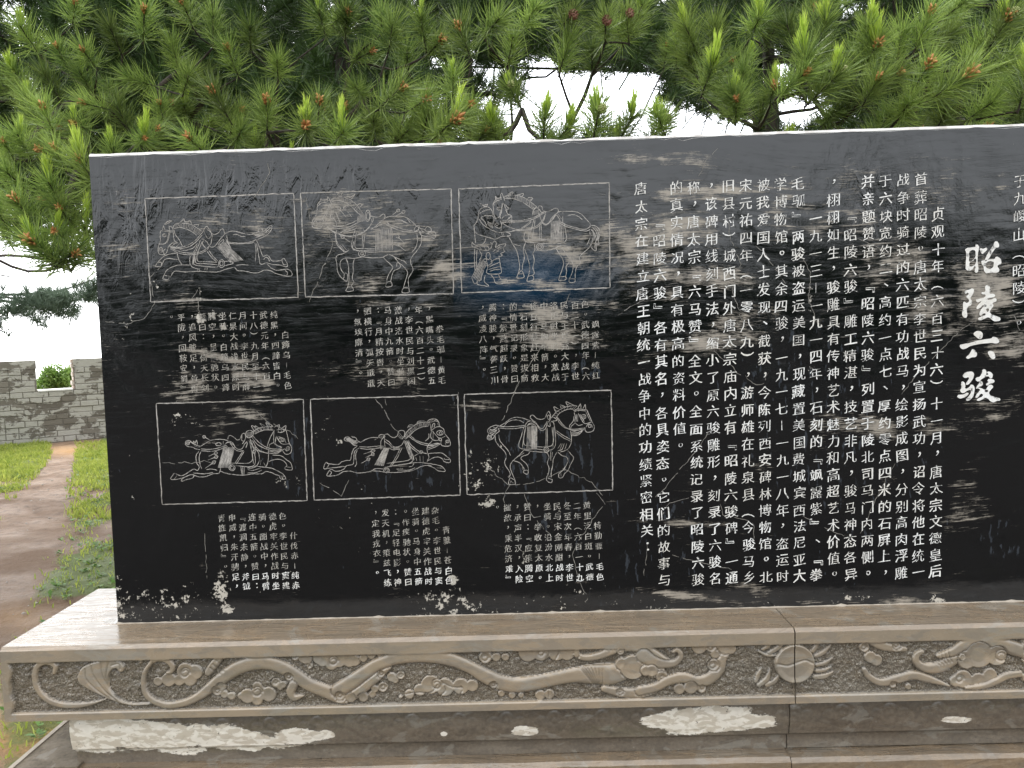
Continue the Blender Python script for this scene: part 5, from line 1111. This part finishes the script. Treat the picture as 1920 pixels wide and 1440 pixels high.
def leaf_crown(rs, n, cen, rad, size, lobes=9):
    L = rs.normal(0, 1, (lobes, 3)); L = L/np.linalg.norm(L, axis=1)[:, None]*rs.uniform(.3, .75, (lobes, 1)); k = rs.integers(0, lobes, n)
    d = rs.normal(0, 1, (n, 3)); d /= np.linalg.norm(d, axis=1)[:, None]; p = L[k]+d*rs.uniform(.25, .5, (n, 1))
    P = np.array(cen)+p*np.array(rad); a = rs.normal(0, 1, (n, 3)); a /= np.linalg.norm(a, axis=1)[:, None]; b = np.cross(a, rs.normal(0, 1, (n, 3))); b /= np.linalg.norm(b, axis=1)[:, None]
    s = size*rs.uniform(.6, 1.4, (n, 1)); V = np.stack([P-a*s, P+b*s*.5, P+a*s, P-b*s*.5], 1).reshape(-1, 3); F = np.arange(4*n).reshape(-1, 4); return V, F
M_LEAF = leafmat('broad_leaves', (0.11, 0.21, 0.035), (0.25, 0.36, 0.09), .45)
for (px, py, wd, lab) in [(95, 716, .34, 'rounded bright green tree top seen through the crenel, the left one'), (123, 713, .38, 'rounded bright green tree top seen through the crenel, the right one')]:
    y = 17.2; x, z = at_y(px, py, y); tz = float(terr(x, y))
    t = thing('leafy_tree', lab, 'tree', (x, y, tz), 'leafy trees below the wall'); h = z-tz
    V, F = tube([(0, 0, -.1), (.02, 0, h*.5), (0, .02, h)], [.05, .04, .015]); link('trunk', pydata('trunk', V, F, M_BARK, True), t)
    V, F = leaf_crown(np.random.default_rng(int(px)), 2600, (0, 0, h-.1), (wd, wd, .5), .035); link('crown', npmesh('crown', V, F, 4, M_LEAF), t)['kind'] = 'stuff'
# ================================================================== PINES
M_NEEDLE = leafmat('pine_needles', (0.038, 0.088, 0.014), (0.30, 0.40, 0.06), .42, .34, 2.0, .5)
M_NEEDLE_D = leafmat('shaded_pine_needles', (0.022, 0.05, 0.012), (0.070, 0.12, 0.028), .3, .45, 1.5, .4)  # needle green darkened, the canopy's inner shade is in the colour
M_CANDLE = leafmat('new_pine_shoots', (0.33, 0.48, 0.05), (0.60, 0.70, 0.14), .5, .45, 3, .4)
M_FAR = leafmat('far_pine_needles', (0.085, 0.125, 0.09), (0.15, 0.20, 0.14), .35, .6, 1, .2)
mm = N('male_cones'); v = mm.world(); mm.bsdf(mm.mix(mm.noise(v, 60, 3), (0.42, 0.16, 0.045), (0.56, 0.28, 0.10)), .6); M_MALE = mm.m
mm = N('pine_cone'); v = mm.world(); mm.bsdf(mm.mix(mm.noise(v, 80, 3), (0.15, 0.055, 0.035), (0.28, 0.13, 0.08)), .6); M_CONE = mm.m
mm = N('green_cone'); v = mm.world(); mm.bsdf(mm.mix(mm.noise(v, 80, 3), (0.22, 0.26, 0.08), (0.36, 0.36, 0.15)), .6); M_GCONE = mm.m
def needles(rs, n, z0, z1, l0, l1, a0, a1, w, seg=2, curve=.25):
    """needles set around a twig that runs along +Z"""
    z = rs.uniform(z0, z1, n); ph = rs.uniform(0, 2*np.pi, n); t = (z-z0)/(z1-z0+1e-9)
    th = np.radians(rs.uniform(a0, a1, n)*(1.15-.55*t)); L = rs.uniform(l0, l1, n)
    rad = np.stack([np.cos(ph), np.sin(ph), np.zeros(n)], -1); ax = np.array([0, 0, 1.])
    d = rad*np.sin(th)[:, None]+ax*np.cos(th)[:, None]
    dro = rs.normal(0, .10, (n, 3)); d2 = d+dro-curve*rad*0+ax*rs.uniform(-.05, .35, n)[:, None]*curve*2; d2 /= np.linalg.norm(d2, axis=1)[:, None]
    side = np.cross(d, rs.normal(0, 1, (n, 3))); side /= np.linalg.norm(side, axis=1)[:, None]
    p0 = ax*z[:, None]+rad*.004
    p1 = p0+d*(L*.5)[:, None]; p2 = p1+d2*(L*.5)[:, None]; s = side*w/2
    if seg == 2:
        V = np.stack([p0-s*.8, p0+s*.8, p1+s, p1-s, p2], 1).reshape(-1, 3); i = np.arange(n)[:, None]*5
        return V, np.concatenate([i+[0,1,2], i+[0,2,3], i+[3,2,4]], 0)
    V = np.stack([p0-s, p0+s, p0+(p2-p0)], 1).reshape(-1, 3); return V, np.arange(3*n).reshape(-1, 3)
def tube_tri(P, R, n=5):
    V, F = tube(P, R, n); V = np.array(V); F = np.array(F); return V, np.concatenate([F[:, [0,1,2]], F[:, [0,2,3]]], 0)
def join(parts):
    V = []; F = []; M_ = []; o = 0
    for (v, f, m) in parts: V.append(v); F.append(f+o); M_.append(np.full(len(f), m)); o += len(v)
    return np.vstack(V), np.vstack(F), np.concatenate(M_)
def mk(name, parts, mats):
    V, F, mi = join(parts); me = npmesh(name, V, F, 3)
    for m in mats: me.materials.append(m)
    me.polygons.foreach_set('material_index', mi.astype(np.int32)); return me
def object_tint(mat, lo, hi):            # tufts differ: some fresh, some old
    t = mat.node_tree; o = t.nodes.new('ShaderNodeObjectInfo'); r = t.nodes.new('ShaderNodeMapRange'); t.links.new(o.outputs['Random'], r.inputs[0])
    r.inputs['To Min'].default_value = lo; r.inputs['To Max'].default_value = hi; h = t.nodes.new('ShaderNodeHueSaturation'); h.inputs['Saturation'].default_value = .9; t.links.new(r.outputs[0], h.inputs['Value'])
    mx_ = [n for n in t.nodes if n.bl_idname == 'ShaderNodeMix'][0]; outs = [l.to_socket for l in mx_.outputs[2].links]
    t.links.new(mx_.outputs[2], h.inputs['Color'])
    for q in outs: t.links.new(h.outputs[0], q)
object_tint(M_NEEDLE, .6, 1.6)
rs = np.random.default_rng(101)
TUFT = []
for k in range(8):
    a = [(*needles(rs, 250, -.11, .035, .075, .145, 22, 88, .0030), 0), (*tube_tri([(0,0,-.13),(0,0,.03)], [.0042,.003], 5), 1)]
    TUFT.append(mk('needle_tuft', a, [M_NEEDLE, M_BARK]))
CAND = []
for k in range(5):
    parts = []; ns = rs.integers(1, 4)
    for q in range(ns):
        H = rs.uniform(.05, .095) if q == 0 else rs.uniform(.03, .055)
        V, F, mi = join([(*needles(rs, 70, .008, H, .028, .045, 10, 26, .0026, 2, .1), 0), (*tube_tri([(0,0,0),(0,0,H)], [.0035,.002], 5), 1)])
        if q: 
            a = rs.uniform(0, 6.28); r = Matrix.Rotation(.35, 3, Vector((math.cos(a), math.sin(a), 0))); V = V@np.array(r).T + np.array([math.cos(a+1.57)*.006, math.sin(a+1.57)*.006, 0])
        parts.append((V, F, 0)); 
    V, F, mi = join(parts); me = npmesh('new_shoot', V, F, 3, M_CANDLE); CAND.append(me)
def ellip(cx_, r, ax, n=6, m=5):
    V = []; F = []
    ax = np.array(ax, float); ax /= np.linalg.norm(ax); a = np.cross(ax, [.3, .8, .2]); a /= np.linalg.norm(a); b = np.cross(ax, a)
    for i in range(m+1):
        t = math.pi*i/m
        for j in range(n): q = 2*math.pi*j/n; V.append(np.array(cx_)+ax*r[1]*-math.cos(t)+(a*math.cos(q)+b*math.sin(q))*r[0]*math.sin(t))
    for i in range(m):
        for j in range(n): p = i*n+j; p2 = i*n+(j+1) % n; F += [(p, p2, p2+n), (p, p2+n, p+n)]
    return np.array(V), np.array(F)
MALE = []
for k in range(3):
    parts = []
    for q in range(14):
        a = q*2.4; t = q/14; d = np.array([math.cos(a)*.8, math.sin(a)*.8, .9]); c = np.array([0, 0, -.012+t*.028])+d*.010
        parts.append((*ellip(c, (.0042, .0105), d, 5, 3), 0))
    V, F, mi = join(parts); MALE.append(npmesh('pollen_cones', V, F, 3, M_MALE))
def cone_mesh(mat, s=1.0):
    parts = [(*ellip((0,0,.018*s), (.013*s, .022*s), (0,0,1), 8, 6), 0)]
    for i in range(40):
        a = i*2.4; t = i/40; r = .015*s*math.sin(math.pi*(.12+.8*t)); d = (math.cos(a), math.sin(a), .35)
        parts.append((*ellip((math.cos(a)*r, math.sin(a)*r, (.002+t*.036)*s), (.0045*s, .004*s), d, 4, 2), 0))
    V, F, mi = join(parts); return npmesh('pine_cone', V, F, 3, mat, True)
CONE = cone_mesh(M_CONE, 1.25); GCONE = cone_mesh(M_GCONE, .95)

HOLES = [(1075,190,98,42,1),(1170,158,75,26,1),(1215,215,60,28,1),(1275,232,75,22,1),(1385,232,34,16,.9),(1452,120,26,46,.8),(1505,200,50,22,.7),(1240,10,14,14,.8),(660,118,24,12,.7),(1590,10,26,24,.7),(905,128,32,16,.85),(830,120,20,14,.8),(1010,115,26,12,.8),(880,85,20,12,.6),
         (75,500,130,40,1),(150,440,60,22,.9),(60,470,90,30,1),(20,20,30,28,.9),(85,85,18,10,.8),(20,95,20,10,.7),(180,400,20,10,.8),(1000,230,40,22,.8),(545,85,10,10,.7),(490,22,16,8,.8),(1600,215,30,10,.5),(980,262,40,14,.7),(360,80,14,8,.6),(1730,15,16,10,.5),(580,20,14,8,.7)]
def in_hole(px, py, grow=0):
    px = np.asarray(px); py = np.asarray(py)
    h = np.zeros(np.shape(px), bool)
    for cx_, cy_, rx, ry, p in HOLES:
        g = grow if rx > 45 else grow*.25
        h |= (((px-cx_)/(rx+g))**2+((py-cy_)/(ry+g))**2 < 1)
    return h
# near tufts: photo position, depth, size, what it carries  (c new shoot, m pollen cones, r brown cone, g green cone)
NEAR = [(270,30,4.2,1.3,'m'),(345,12,4.0,1.1,'m'),(468,58,4.2,1.2,''),(600,30,4.3,1.2,'c'),(645,28,4.1,1.0,'m'),(140,12,4.3,1.1,'m'),(45,60,4.4,1.2,'c'),(110,95,4.2,1.0,'m'),(160,100,4.1,1.0,'m'),(405,182,3.8,1.1,'m'),(500,200,3.8,1.1,'m'),(352,145,4.1,1.1,''),
 (598,202,3.7,1.0,'m'),(573,240,3.5,1.15,'cm'),(640,252,3.5,1.15,'c'),(85,212,3.7,1.0,'m'),(165,195,3.9,.9,'m'),(145,234,3.8,1.0,'cm'),(55,192,3.9,1.0,'c'),(10,272,3.6,1.0,'m'),(80,284,3.6,.9,'m'),(107,286,3.5,.9,'m'),(38,262,3.6,1.0,'c'),(158,312,3.4,1.2,'cm'),(212,284,3.6,.9,'c'),(268,262,3.7,.9,'cm'),(293,250,3.8,.9,'m'),(362,266,3.6,1.05,'m'),(97,352,3.5,1.1,'c'),
 (36,384,3.4,1.1,'m'),(117,397,3.5,1.0,'m'),(70,462,3.35,1.25,'cm'),(107,437,3.45,1.0,'cm'),(132,480,3.35,1.2,'m'),(20,330,3.6,1.1,''),(60,420,3.5,1.1,''),(165,375,3.8,.9,''),(10,440,3.8,1.0,''),(0,405,3.6,1.1,'c'),(160,432,3.7,1.1,'c'),(165,470,3.6,1.1,''),(35,425,3.7,1.0,'m'),(90,470,3.8,1.1,''),(130,440,3.9,1.0,''),
 (430,100,4.3,1.1,'m'),(250,150,4.2,1.1,''),(300,200,4.1,1.0,'m'),(225,210,4.0,1.1,''),(450,250,3.9,1.1,''),(520,120,4.3,1.1,''),(400,40,4.3,1.1,''),(210,60,4.3,1.1,''),(325,90,4.3,1.1,''),(30,140,4.1,1.1,'c'),(90,150,4.1,1.1,''),
 (650,32,4.1,1.2,'m'),(735,58,3.9,1.3,''),(790,40,4.0,1.1,'c'),(865,62,3.8,1.1,'m'),(745,172,3.5,1.2,'m'),(670,168,4.0,1.0,''),(790,192,3.7,1.0,'m'),(850,152,3.7,1.0,'c'),(845,232,3.4,1.25,'cm'),(800,225,3.7,1.0,''),(925,243,3.5,1.1,'c'),(905,252,3.5,.9,'m'),(960,172,3.6,1.0,'cg'),(1020,232,3.5,1.1,'c'),
 (1120,222,3.4,1.2,'cg'),(1060,245,3.6,.9,'c'),(1180,228,3.5,.9,'c'),(1240,236,3.5,1.0,'cg'),(1070,28,3.8,1.1,'r'),(1135,42,3.8,1.1,'r'),(1175,32,3.9,1.0,'r'),(930,42,4.0,1.3,''),(1000,22,4.1,1.2,''),(1063,85,3.9,1.2,''),(1160,62,4.0,1.2,''),(1110,100,4.1,1.1,''),(690,100,4.2,1.1,'m'),(960,80,4.2,1.1,''),(880,200,3.9,1.0,'m'),(700,230,3.8,1.1,''),(760,250,3.8,1.1,''),(1200,20,4.0,1.1,'c'),(1280,20,4.1,1.2,''),(1340,60,4.1,1.2,''),
 (1330,140,3.5,1.1,'cc'),(1375,178,3.5,1.0,'c'),(1380,196,3.5,1.0,'m'),(1235,222,3.4,.9,'c'),(1290,60,4.0,1.1,'c'),(1510,118,3.5,1.2,'c'),(1500,145,3.5,1.1,'m'),(1545,52,3.7,1.1,'c'),(1560,152,3.5,1.2,'cg'),(1640,92,3.6,1.2,'mc'),(1625,60,3.6,1.0,'c'),(1740,35,3.7,1.2,'m'),(1800,150,3.5,1.35,'m'),(1735,132,3.6,1.1,'m'),(1882,45,3.6,1.3,'mcg'),(1675,142,3.5,1.0,'m'),(1640,158,3.5,1.0,'m'),
 (1450,168,3.7,.9,'cm'),(1925,150,3.5,1.1,'c'),(1550,12,3.8,1.2,'c'),(1480,60,3.9,1.2,''),(1420,40,4.0,1.2,'c'),(1600,180,3.7,1.2,''),(1700,200,3.6,1.2,''),(1560,215,3.8,1.1,''),(1660,225,3.8,1.1,''),(1770,215,3.7,1.1,''),(1850,200,3.7,1.2,''),(1830,90,3.8,1.2,''),(1690,70,3.8,1.2,''),(1770,70,3.8,1.1,''),(1900,110,3.7,1.2,''),(1350,180,3.8,1.0,''),(1800,10,3.8,1.2,''),(1600,110,3.9,1.1,''),(1430,200,4.0,.9,''),(1545,100,3.9,1.1,'')]
TREES = [('pine_tree', (-2.45, 6.3), 'bushy pine at the left end, hanging low past the slab edge, dotted with orange cones'),
         ('pine_tree', (-1.5, 6.5), 'dense pine behind the left half of the slab, above the horse pictures'),
         ('pine_tree', (-0.25, 6.6), 'pine with three brown cones hanging over the middle of the slab top'),
         ('pine_tree', (1.80, 6.1), 'pine with a forked dark trunk and long needles over the right end of the slab')]
TP = np.array([t[1] for t in TREES])
SPLIT = [455, 845, 1262]
groups = [[] for _ in TREES]          # (pos, size, items, near?)
for (px, py, y, sz, it) in NEAR:
    x, z = at_y(px, py, y); groups[int(np.searchsorted(SPLIT, px))].append(((x, y, z), sz, it))
rs = np.random.default_rng(202)
def sample(n, ylo, yhi, zlo, zhi, xlo=-5.6, xhi=5.6, grow=0):
    x = rs.uniform(xlo, xhi, n); y = rs.uniform(ylo, yhi, n); z = rs.uniform(zlo, zhi, n); x = x*y/6.0*1.05
    px, py = project(np.stack([x, y, z], -1))
    ok = ~in_hole(px, py, grow)
    low = 262-(px-450)*.03                                   # photo row of the slab top; the left crown hangs lower
    lim = np.where(px < 190, 455-(190-px)*.15, 420)
    ok &= py < lim; ok &= ~((px < 215) & (py > 405))
    # clumpy
    cl = vnoise(x*1.0+y*.6, z+y*.37, 1.9, 12)*.6+vnoise(x+y, z*1.3, 4.1, 13)*.4; ok &= rs.random(n) < np.clip((cl-.12)*3.6, .3, 1)
    ok &= ~((z < 1.9) & (rs.random(n) < .6))
    return np.stack([x, y, z], -1)[ok]
mid = sample(420, 4.0, 4.9, 1.55, 3.2, grow=42)
for p in mid:
    px, py = project(p); groups[int(np.searchsorted(SPLIT, px))].append((tuple(p), rs.uniform(.85, 1.25), 'm' if rs.random() < .28 else ('c' if rs.random() < .18 else '')))
deep = np.vstack([sample(7200, 4.9, 7.8, 1.5, 5.2, grow=26), sample(2200, 4.7, 7.2, 1.9, 4.6, -6.5, -2.4, grow=14)])
dg_ = [[] for _ in TREES]
for p in deep:
    px, py = project(p); dg_[int(np.searchsorted(SPLIT, px+rs.normal(0, 60)))].append(p)

def skeleton(nodes, trunk, trunk_r):
    """join every tuft to the nearest wood nearer the trunk; returns parent index"""
    P = np.array(nodes); n = len(P); T0 = np.array(trunk)
    base = [np.array(p) for p in T0]; allp = list(base); par = [max(i-1, -1) for i in range(len(base))]; par[0] = -1
    d0 = np.array([np.min(np.linalg.norm(T0-p, axis=1)) for p in P]); order = np.argsort(d0); idx = np.zeros(n, int)
    A = np.array(allp); D = np.zeros(len(base))
    A = list(A); D = list(D)
    for o_ in order:
        p = P[o_]; Q = np.array(A); dd = Q-p; dist = np.sqrt((dd**2).sum(1)); cost = dist+np.array(D)*.35+np.maximum(dd[:, 2], 0)*.25
        j = int(np.argmin(cost))
        # bend long spans through a mid node
        dj = float(dist[j])
        if dj > .22:
            a = Q[j]; k = max(1, int(dj/.2))
            for t in range(1, k):
                f = t/k; m = a+(p-a)*f; m = m+np.array([0, 0, -.10*math.sin(math.pi*f)*dj])+rs.normal(0, .012, 3)
                A.append(m); D.append(D[j]+dj/k); par.append(j); j = len(A)-1
        A.append(p); D.append(D[j]+np.linalg.norm(A[j]-p)); par.append(j); idx[o_] = len(A)-1
    return np.array(A), np.array(par), idx, len(base)
def build_pine(ti, nm, xy, lab, near, deepp):
    zt = 5.2; base = (xy[0], xy[1], float(terr(*xy)))
    t = thing(nm, lab, 'pine tree', base, 'pine trees behind the slab'); B = np.array(base)
    lean = [(-.1, .1), (.12, 0), (-.25, .1), (.12, -.05)][ti]
    tz = np.linspace(-.05, zt, 14); trunk = np.stack([lean[0]*(tz/zt)+.05*np.sin(tz*1.7+ti), lean[1]*(tz/zt)+.04*np.cos(tz*1.3), tz], -1)
    tr_r = np.interp(tz, [0, .3, zt], [.15, .11, .035]) if ti != 3 else np.interp(tz, [0, .3, zt], [.10, .075, .03])
    V, F = tube(trunk, tr_r, 10); link('trunk', pydata('trunk', V, F, M_BARK, True), t)
    npos = [np.array(n[0])-B for n in near]; dpos = [p-B for p in deepp[::7]]
    # the twig end of a tuft is a little behind its visual centre
    axes = []
    for n_, p in zip(near, npos):
        out_ = np.array([p[0]*.25, -.75, 0])+rs.normal(0, .35, 3)*np.array([1, .5, .3]); out_[2] = abs(rs.normal(.45, .3)); out_ /= np.linalg.norm(out_); axes.append(out_)
    ends = [p-a*.12*n_[1] for p, a, n_ in zip(npos, axes, near)]
    tk = trunk[(tz > 1.0)]
    A, par, idx, nb = skeleton(ends+dpos, tk, None)
    w = np.zeros(len(A))
    for i in idx: w[i] += 1
    for i in range(len(A)-1, nb-1, -1):
        if par[i] >= 0: w[par[i]] += w[i]
    R = .0042*np.sqrt(np.maximum(w, 1)); R = np.minimum(R, .05)
    root = np.full(len(A), -1)
    for i in range(nb, len(A)): root[i] = i if par[i] < nb else root[par[i]]
    for i in range(nb, len(A)):   # children follow parents in index order except bends, safe
        if root[i] < 0: root[i] = root[par[i]]
    fams = {}
    for i in range(nb, len(A)): fams.setdefault(root[i], []).append(i)
    for r_, mem in sorted(fams.items(), key=lambda q: -len(q[1])):
        V = []; F = []
        for i in mem:
            a, b = A[par[i]], A[i]
            tube([a, (a+b)/2+rs.normal(0, .008, 3), b], [min(R[par[i]] if par[i] >= nb else R[i]*1.1, R[i]*1.5), R[i]*1.1, R[i]*.95], 5, V, F)
        if V: link('branch', pydata('branch', V, F, M_BARK, True), t)
    # near tufts as parts
    for n_, p, a in zip(near, npos, axes):
        q = Vector(a).to_track_quat('Z', 'Y'); s = n_[1]
        o = link('needle_tuft', TUFT[rs.integers(len(TUFT))], t, p); o.rotation_mode = 'QUATERNION'
        o.rotation_quaternion = q @ Matrix.Rotation(rs.uniform(0, 6.28), 4, 'Z').to_quaternion(); o.scale = (s, s, s)
        qi = o.rotation_quaternion.inverted()
        for it in n_[2]:
            if it == 'c':
                c = link('new_shoot', CAND[rs.integers(len(CAND))], o, (rs.normal(0,.006), rs.normal(0,.006), .02)); up = Vector((a[0]*.15+rs.normal(0,.12), a[1]*.15, 1)).normalized()
                c.rotation_mode = 'QUATERNION'; c.rotation_quaternion = qi @ up.to_track_quat('Z', 'Y'); u = rs.uniform(.8, 1.5); c.scale = (u, u, u)
            elif it == 'm':
                c = link('pollen_cones', MALE[rs.integers(3)], o, (0, 0, .022)); u = rs.uniform(.95, 1.5); c.scale = (u, u, u)
            elif it in 'rg':
                c = link('pine_cone', CONE if it == 'r' else GCONE, o, (rs.normal(0,.015), .0, .03)); c.rotation_mode = 'QUATERNION'; c.rotation_quaternion = qi @ Vector((.2, -.5, -.6 if it == 'r' else .3)).to_track_quat('Z', 'Y')
    # the mass of foliage further in
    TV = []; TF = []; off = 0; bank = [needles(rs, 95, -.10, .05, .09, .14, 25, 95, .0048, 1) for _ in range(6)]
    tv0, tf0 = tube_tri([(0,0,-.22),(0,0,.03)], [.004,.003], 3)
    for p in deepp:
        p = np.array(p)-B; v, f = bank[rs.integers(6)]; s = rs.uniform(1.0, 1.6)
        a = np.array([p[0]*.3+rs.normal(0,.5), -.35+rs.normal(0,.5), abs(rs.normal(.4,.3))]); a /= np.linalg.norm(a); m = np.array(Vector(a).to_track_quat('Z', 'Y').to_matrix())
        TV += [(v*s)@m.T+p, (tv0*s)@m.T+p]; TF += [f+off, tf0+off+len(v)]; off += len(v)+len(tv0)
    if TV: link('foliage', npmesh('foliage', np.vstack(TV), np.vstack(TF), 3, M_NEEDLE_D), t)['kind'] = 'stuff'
    return t
for i, (nm, xy, lab) in enumerate(TREES): build_pine(i, nm, xy, lab, groups[i], dg_[i])

# ---- further pines, dark and blue-green
def far_pine(nm, lab, xy, blobs, mat, n_each, sz, seed, h=6.0, group=None, tr=.14):
    rs = np.random.default_rng(seed); base = (xy[0], xy[1], float(terr(*xy))); B = np.array(base); t = thing(nm, lab, 'pine tree', base, group)
    tz = np.linspace(-.1, h, 10); V, F = tube(np.stack([.08*np.sin(tz), .05*tz/h, tz], -1), np.interp(tz, [0, h], [tr, .03]), 8); link('trunk', pydata('trunk', V, F, M_BARK, True), t)
    bank = [needles(rs, 60, -.12, .06, .10, .15, 25, 95, .008, 1) for _ in range(5)]; TV = []; TF = []; off = 0; BV = []; BF = []
    for (c, r) in blobs:
        c = np.array(c)-B; st = np.array([0, 0, min(h*.95, max(.5, c[2]+rs.uniform(.0, .9)))]); mids = (st+c)/2+np.array([0, 0, -.1]); bv, bf = tube(catmull([st, st+(mids-st)*.6+rs.normal(0, .10, 3), mids+rs.normal(0, .12, 3), mids+(c-mids)*.6+rs.normal(0, .08, 3), c], 4), np.linspace(.030, .006, 17), 6); link('branch', pydata('branch', bv, bf, M_BARK, True), t)
        for _ in range(n_each):
            d = rs.normal(0, 1, 3); d /= np.linalg.norm(d); p = c+d*np.array(r)*rs.uniform(.2, 1)**.5
            if in_hole(*project(p+B), 8): continue
            v, f = bank[rs.integers(5)]; s = sz*rs.uniform(.8, 1.3)
            a = d*.6+rs.normal(0, .4, 3)+np.array([0, -.2, .3]); a /= np.linalg.norm(a); m = np.array(Vector(a).to_track_quat('Z', 'Y').to_matrix()); TV.append((v*s)@m.T+p); TF.append(f+off); off += len(v)
    link('foliage', npmesh('foliage', np.vstack(TV), np.vstack(TF), 3, mat), t)['kind'] = 'stuff'; return t
def wp(px, py, y): x, z = at_y(px, py, y); return (x, y, z)
M_SHADE = leafmat('shade_pine_needles', (0.022, 0.045, 0.014), (0.05, 0.085, 0.026), .25, .5, 1, .3)  # darker leaf green with the shade already put into the colour
bl = [(wp(px, py, 9.5), (r*1.3, .5, r*.55)) for px, py, r in [(-60,575,.45),(15,590,.34),(60,560,.16),(105,575,.26),(140,555,.24),(172,525,.26),(215,505,.35),(25,520,.16),(-90,480,.5),(260,480,.4)]]
far_pine('pine_tree', 'distant blue-green pine whose low boughs hang over the white sky left of the slab', (-8.3, 10.6), bl, M_FAR, 22, 1.15, 61, 6.5)
bl = [(wp(px, py, 8.6), (.75, .7, .42)) for px, py in [(330,120),(470,150),(420,240),(560,110),(590,290),(300,240),(620,220),(700,140),(220,130),(480,330),(250,340),(740,280),(640,20),(480,20),(330,10)]]
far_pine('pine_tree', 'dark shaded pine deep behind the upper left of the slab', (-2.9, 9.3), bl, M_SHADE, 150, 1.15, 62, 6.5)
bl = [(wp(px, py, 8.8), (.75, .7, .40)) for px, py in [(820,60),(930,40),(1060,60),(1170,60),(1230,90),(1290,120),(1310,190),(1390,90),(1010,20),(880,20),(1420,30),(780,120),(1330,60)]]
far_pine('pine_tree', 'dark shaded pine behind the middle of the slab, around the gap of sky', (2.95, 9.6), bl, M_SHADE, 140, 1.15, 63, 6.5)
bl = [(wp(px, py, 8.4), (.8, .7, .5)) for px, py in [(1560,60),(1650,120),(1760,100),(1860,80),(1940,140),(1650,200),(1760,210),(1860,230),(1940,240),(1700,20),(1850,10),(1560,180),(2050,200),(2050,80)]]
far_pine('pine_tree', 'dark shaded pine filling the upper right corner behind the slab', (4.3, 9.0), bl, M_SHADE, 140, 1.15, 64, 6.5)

# ---- the row of trees behind the photographer, which the polished slab mirrors
def crown_tree(nm, lab, xy, h, r, seed, spire=False):
    rs = np.random.default_rng(seed); t = thing(nm, lab, 'tree', (xy[0], xy[1], 0.), 'trees behind the viewpoint')
    V, F = tube([(0,0,-.1),(.05,0,h*.4),(0,0,h*.85)], [.16,.12,.04], 7); link('trunk', pydata('trunk', V, F, M_BARK, True), t)
    if spire: V, F = leaf_crown(rs, 3200, (0,0,h*.52), (r,r,h*.62), .12, 16)
    else: V, F = leaf_crown(rs, 4200, (0,0,h*.58), (r,r,h*.5), .14, 14)
    link('crown', npmesh('crown', V, F, 4, M_SHADE), t)['kind'] = 'stuff'
rs = np.random.default_rng(404)
k = 0
for i in range(26):
    x = -25+i*2.1+rs.uniform(-.5, .5); y = -17-rs.uniform(0, 7); h = rs.uniform(3.6, 4.9)*(abs(y)+2.6)/22
    crown_tree('broadleaf_tree', 'dark leafy tree behind the viewpoint, mirrored dimly in the black slab', (x, y), h, rs.uniform(1.5, 2.1), 500+i)
crown_tree('cypress_tree', 'narrow dark cypress behind the viewpoint, mirrored at the right of the slab', (9.6, -17.5), 6.6, .75, 600, True)
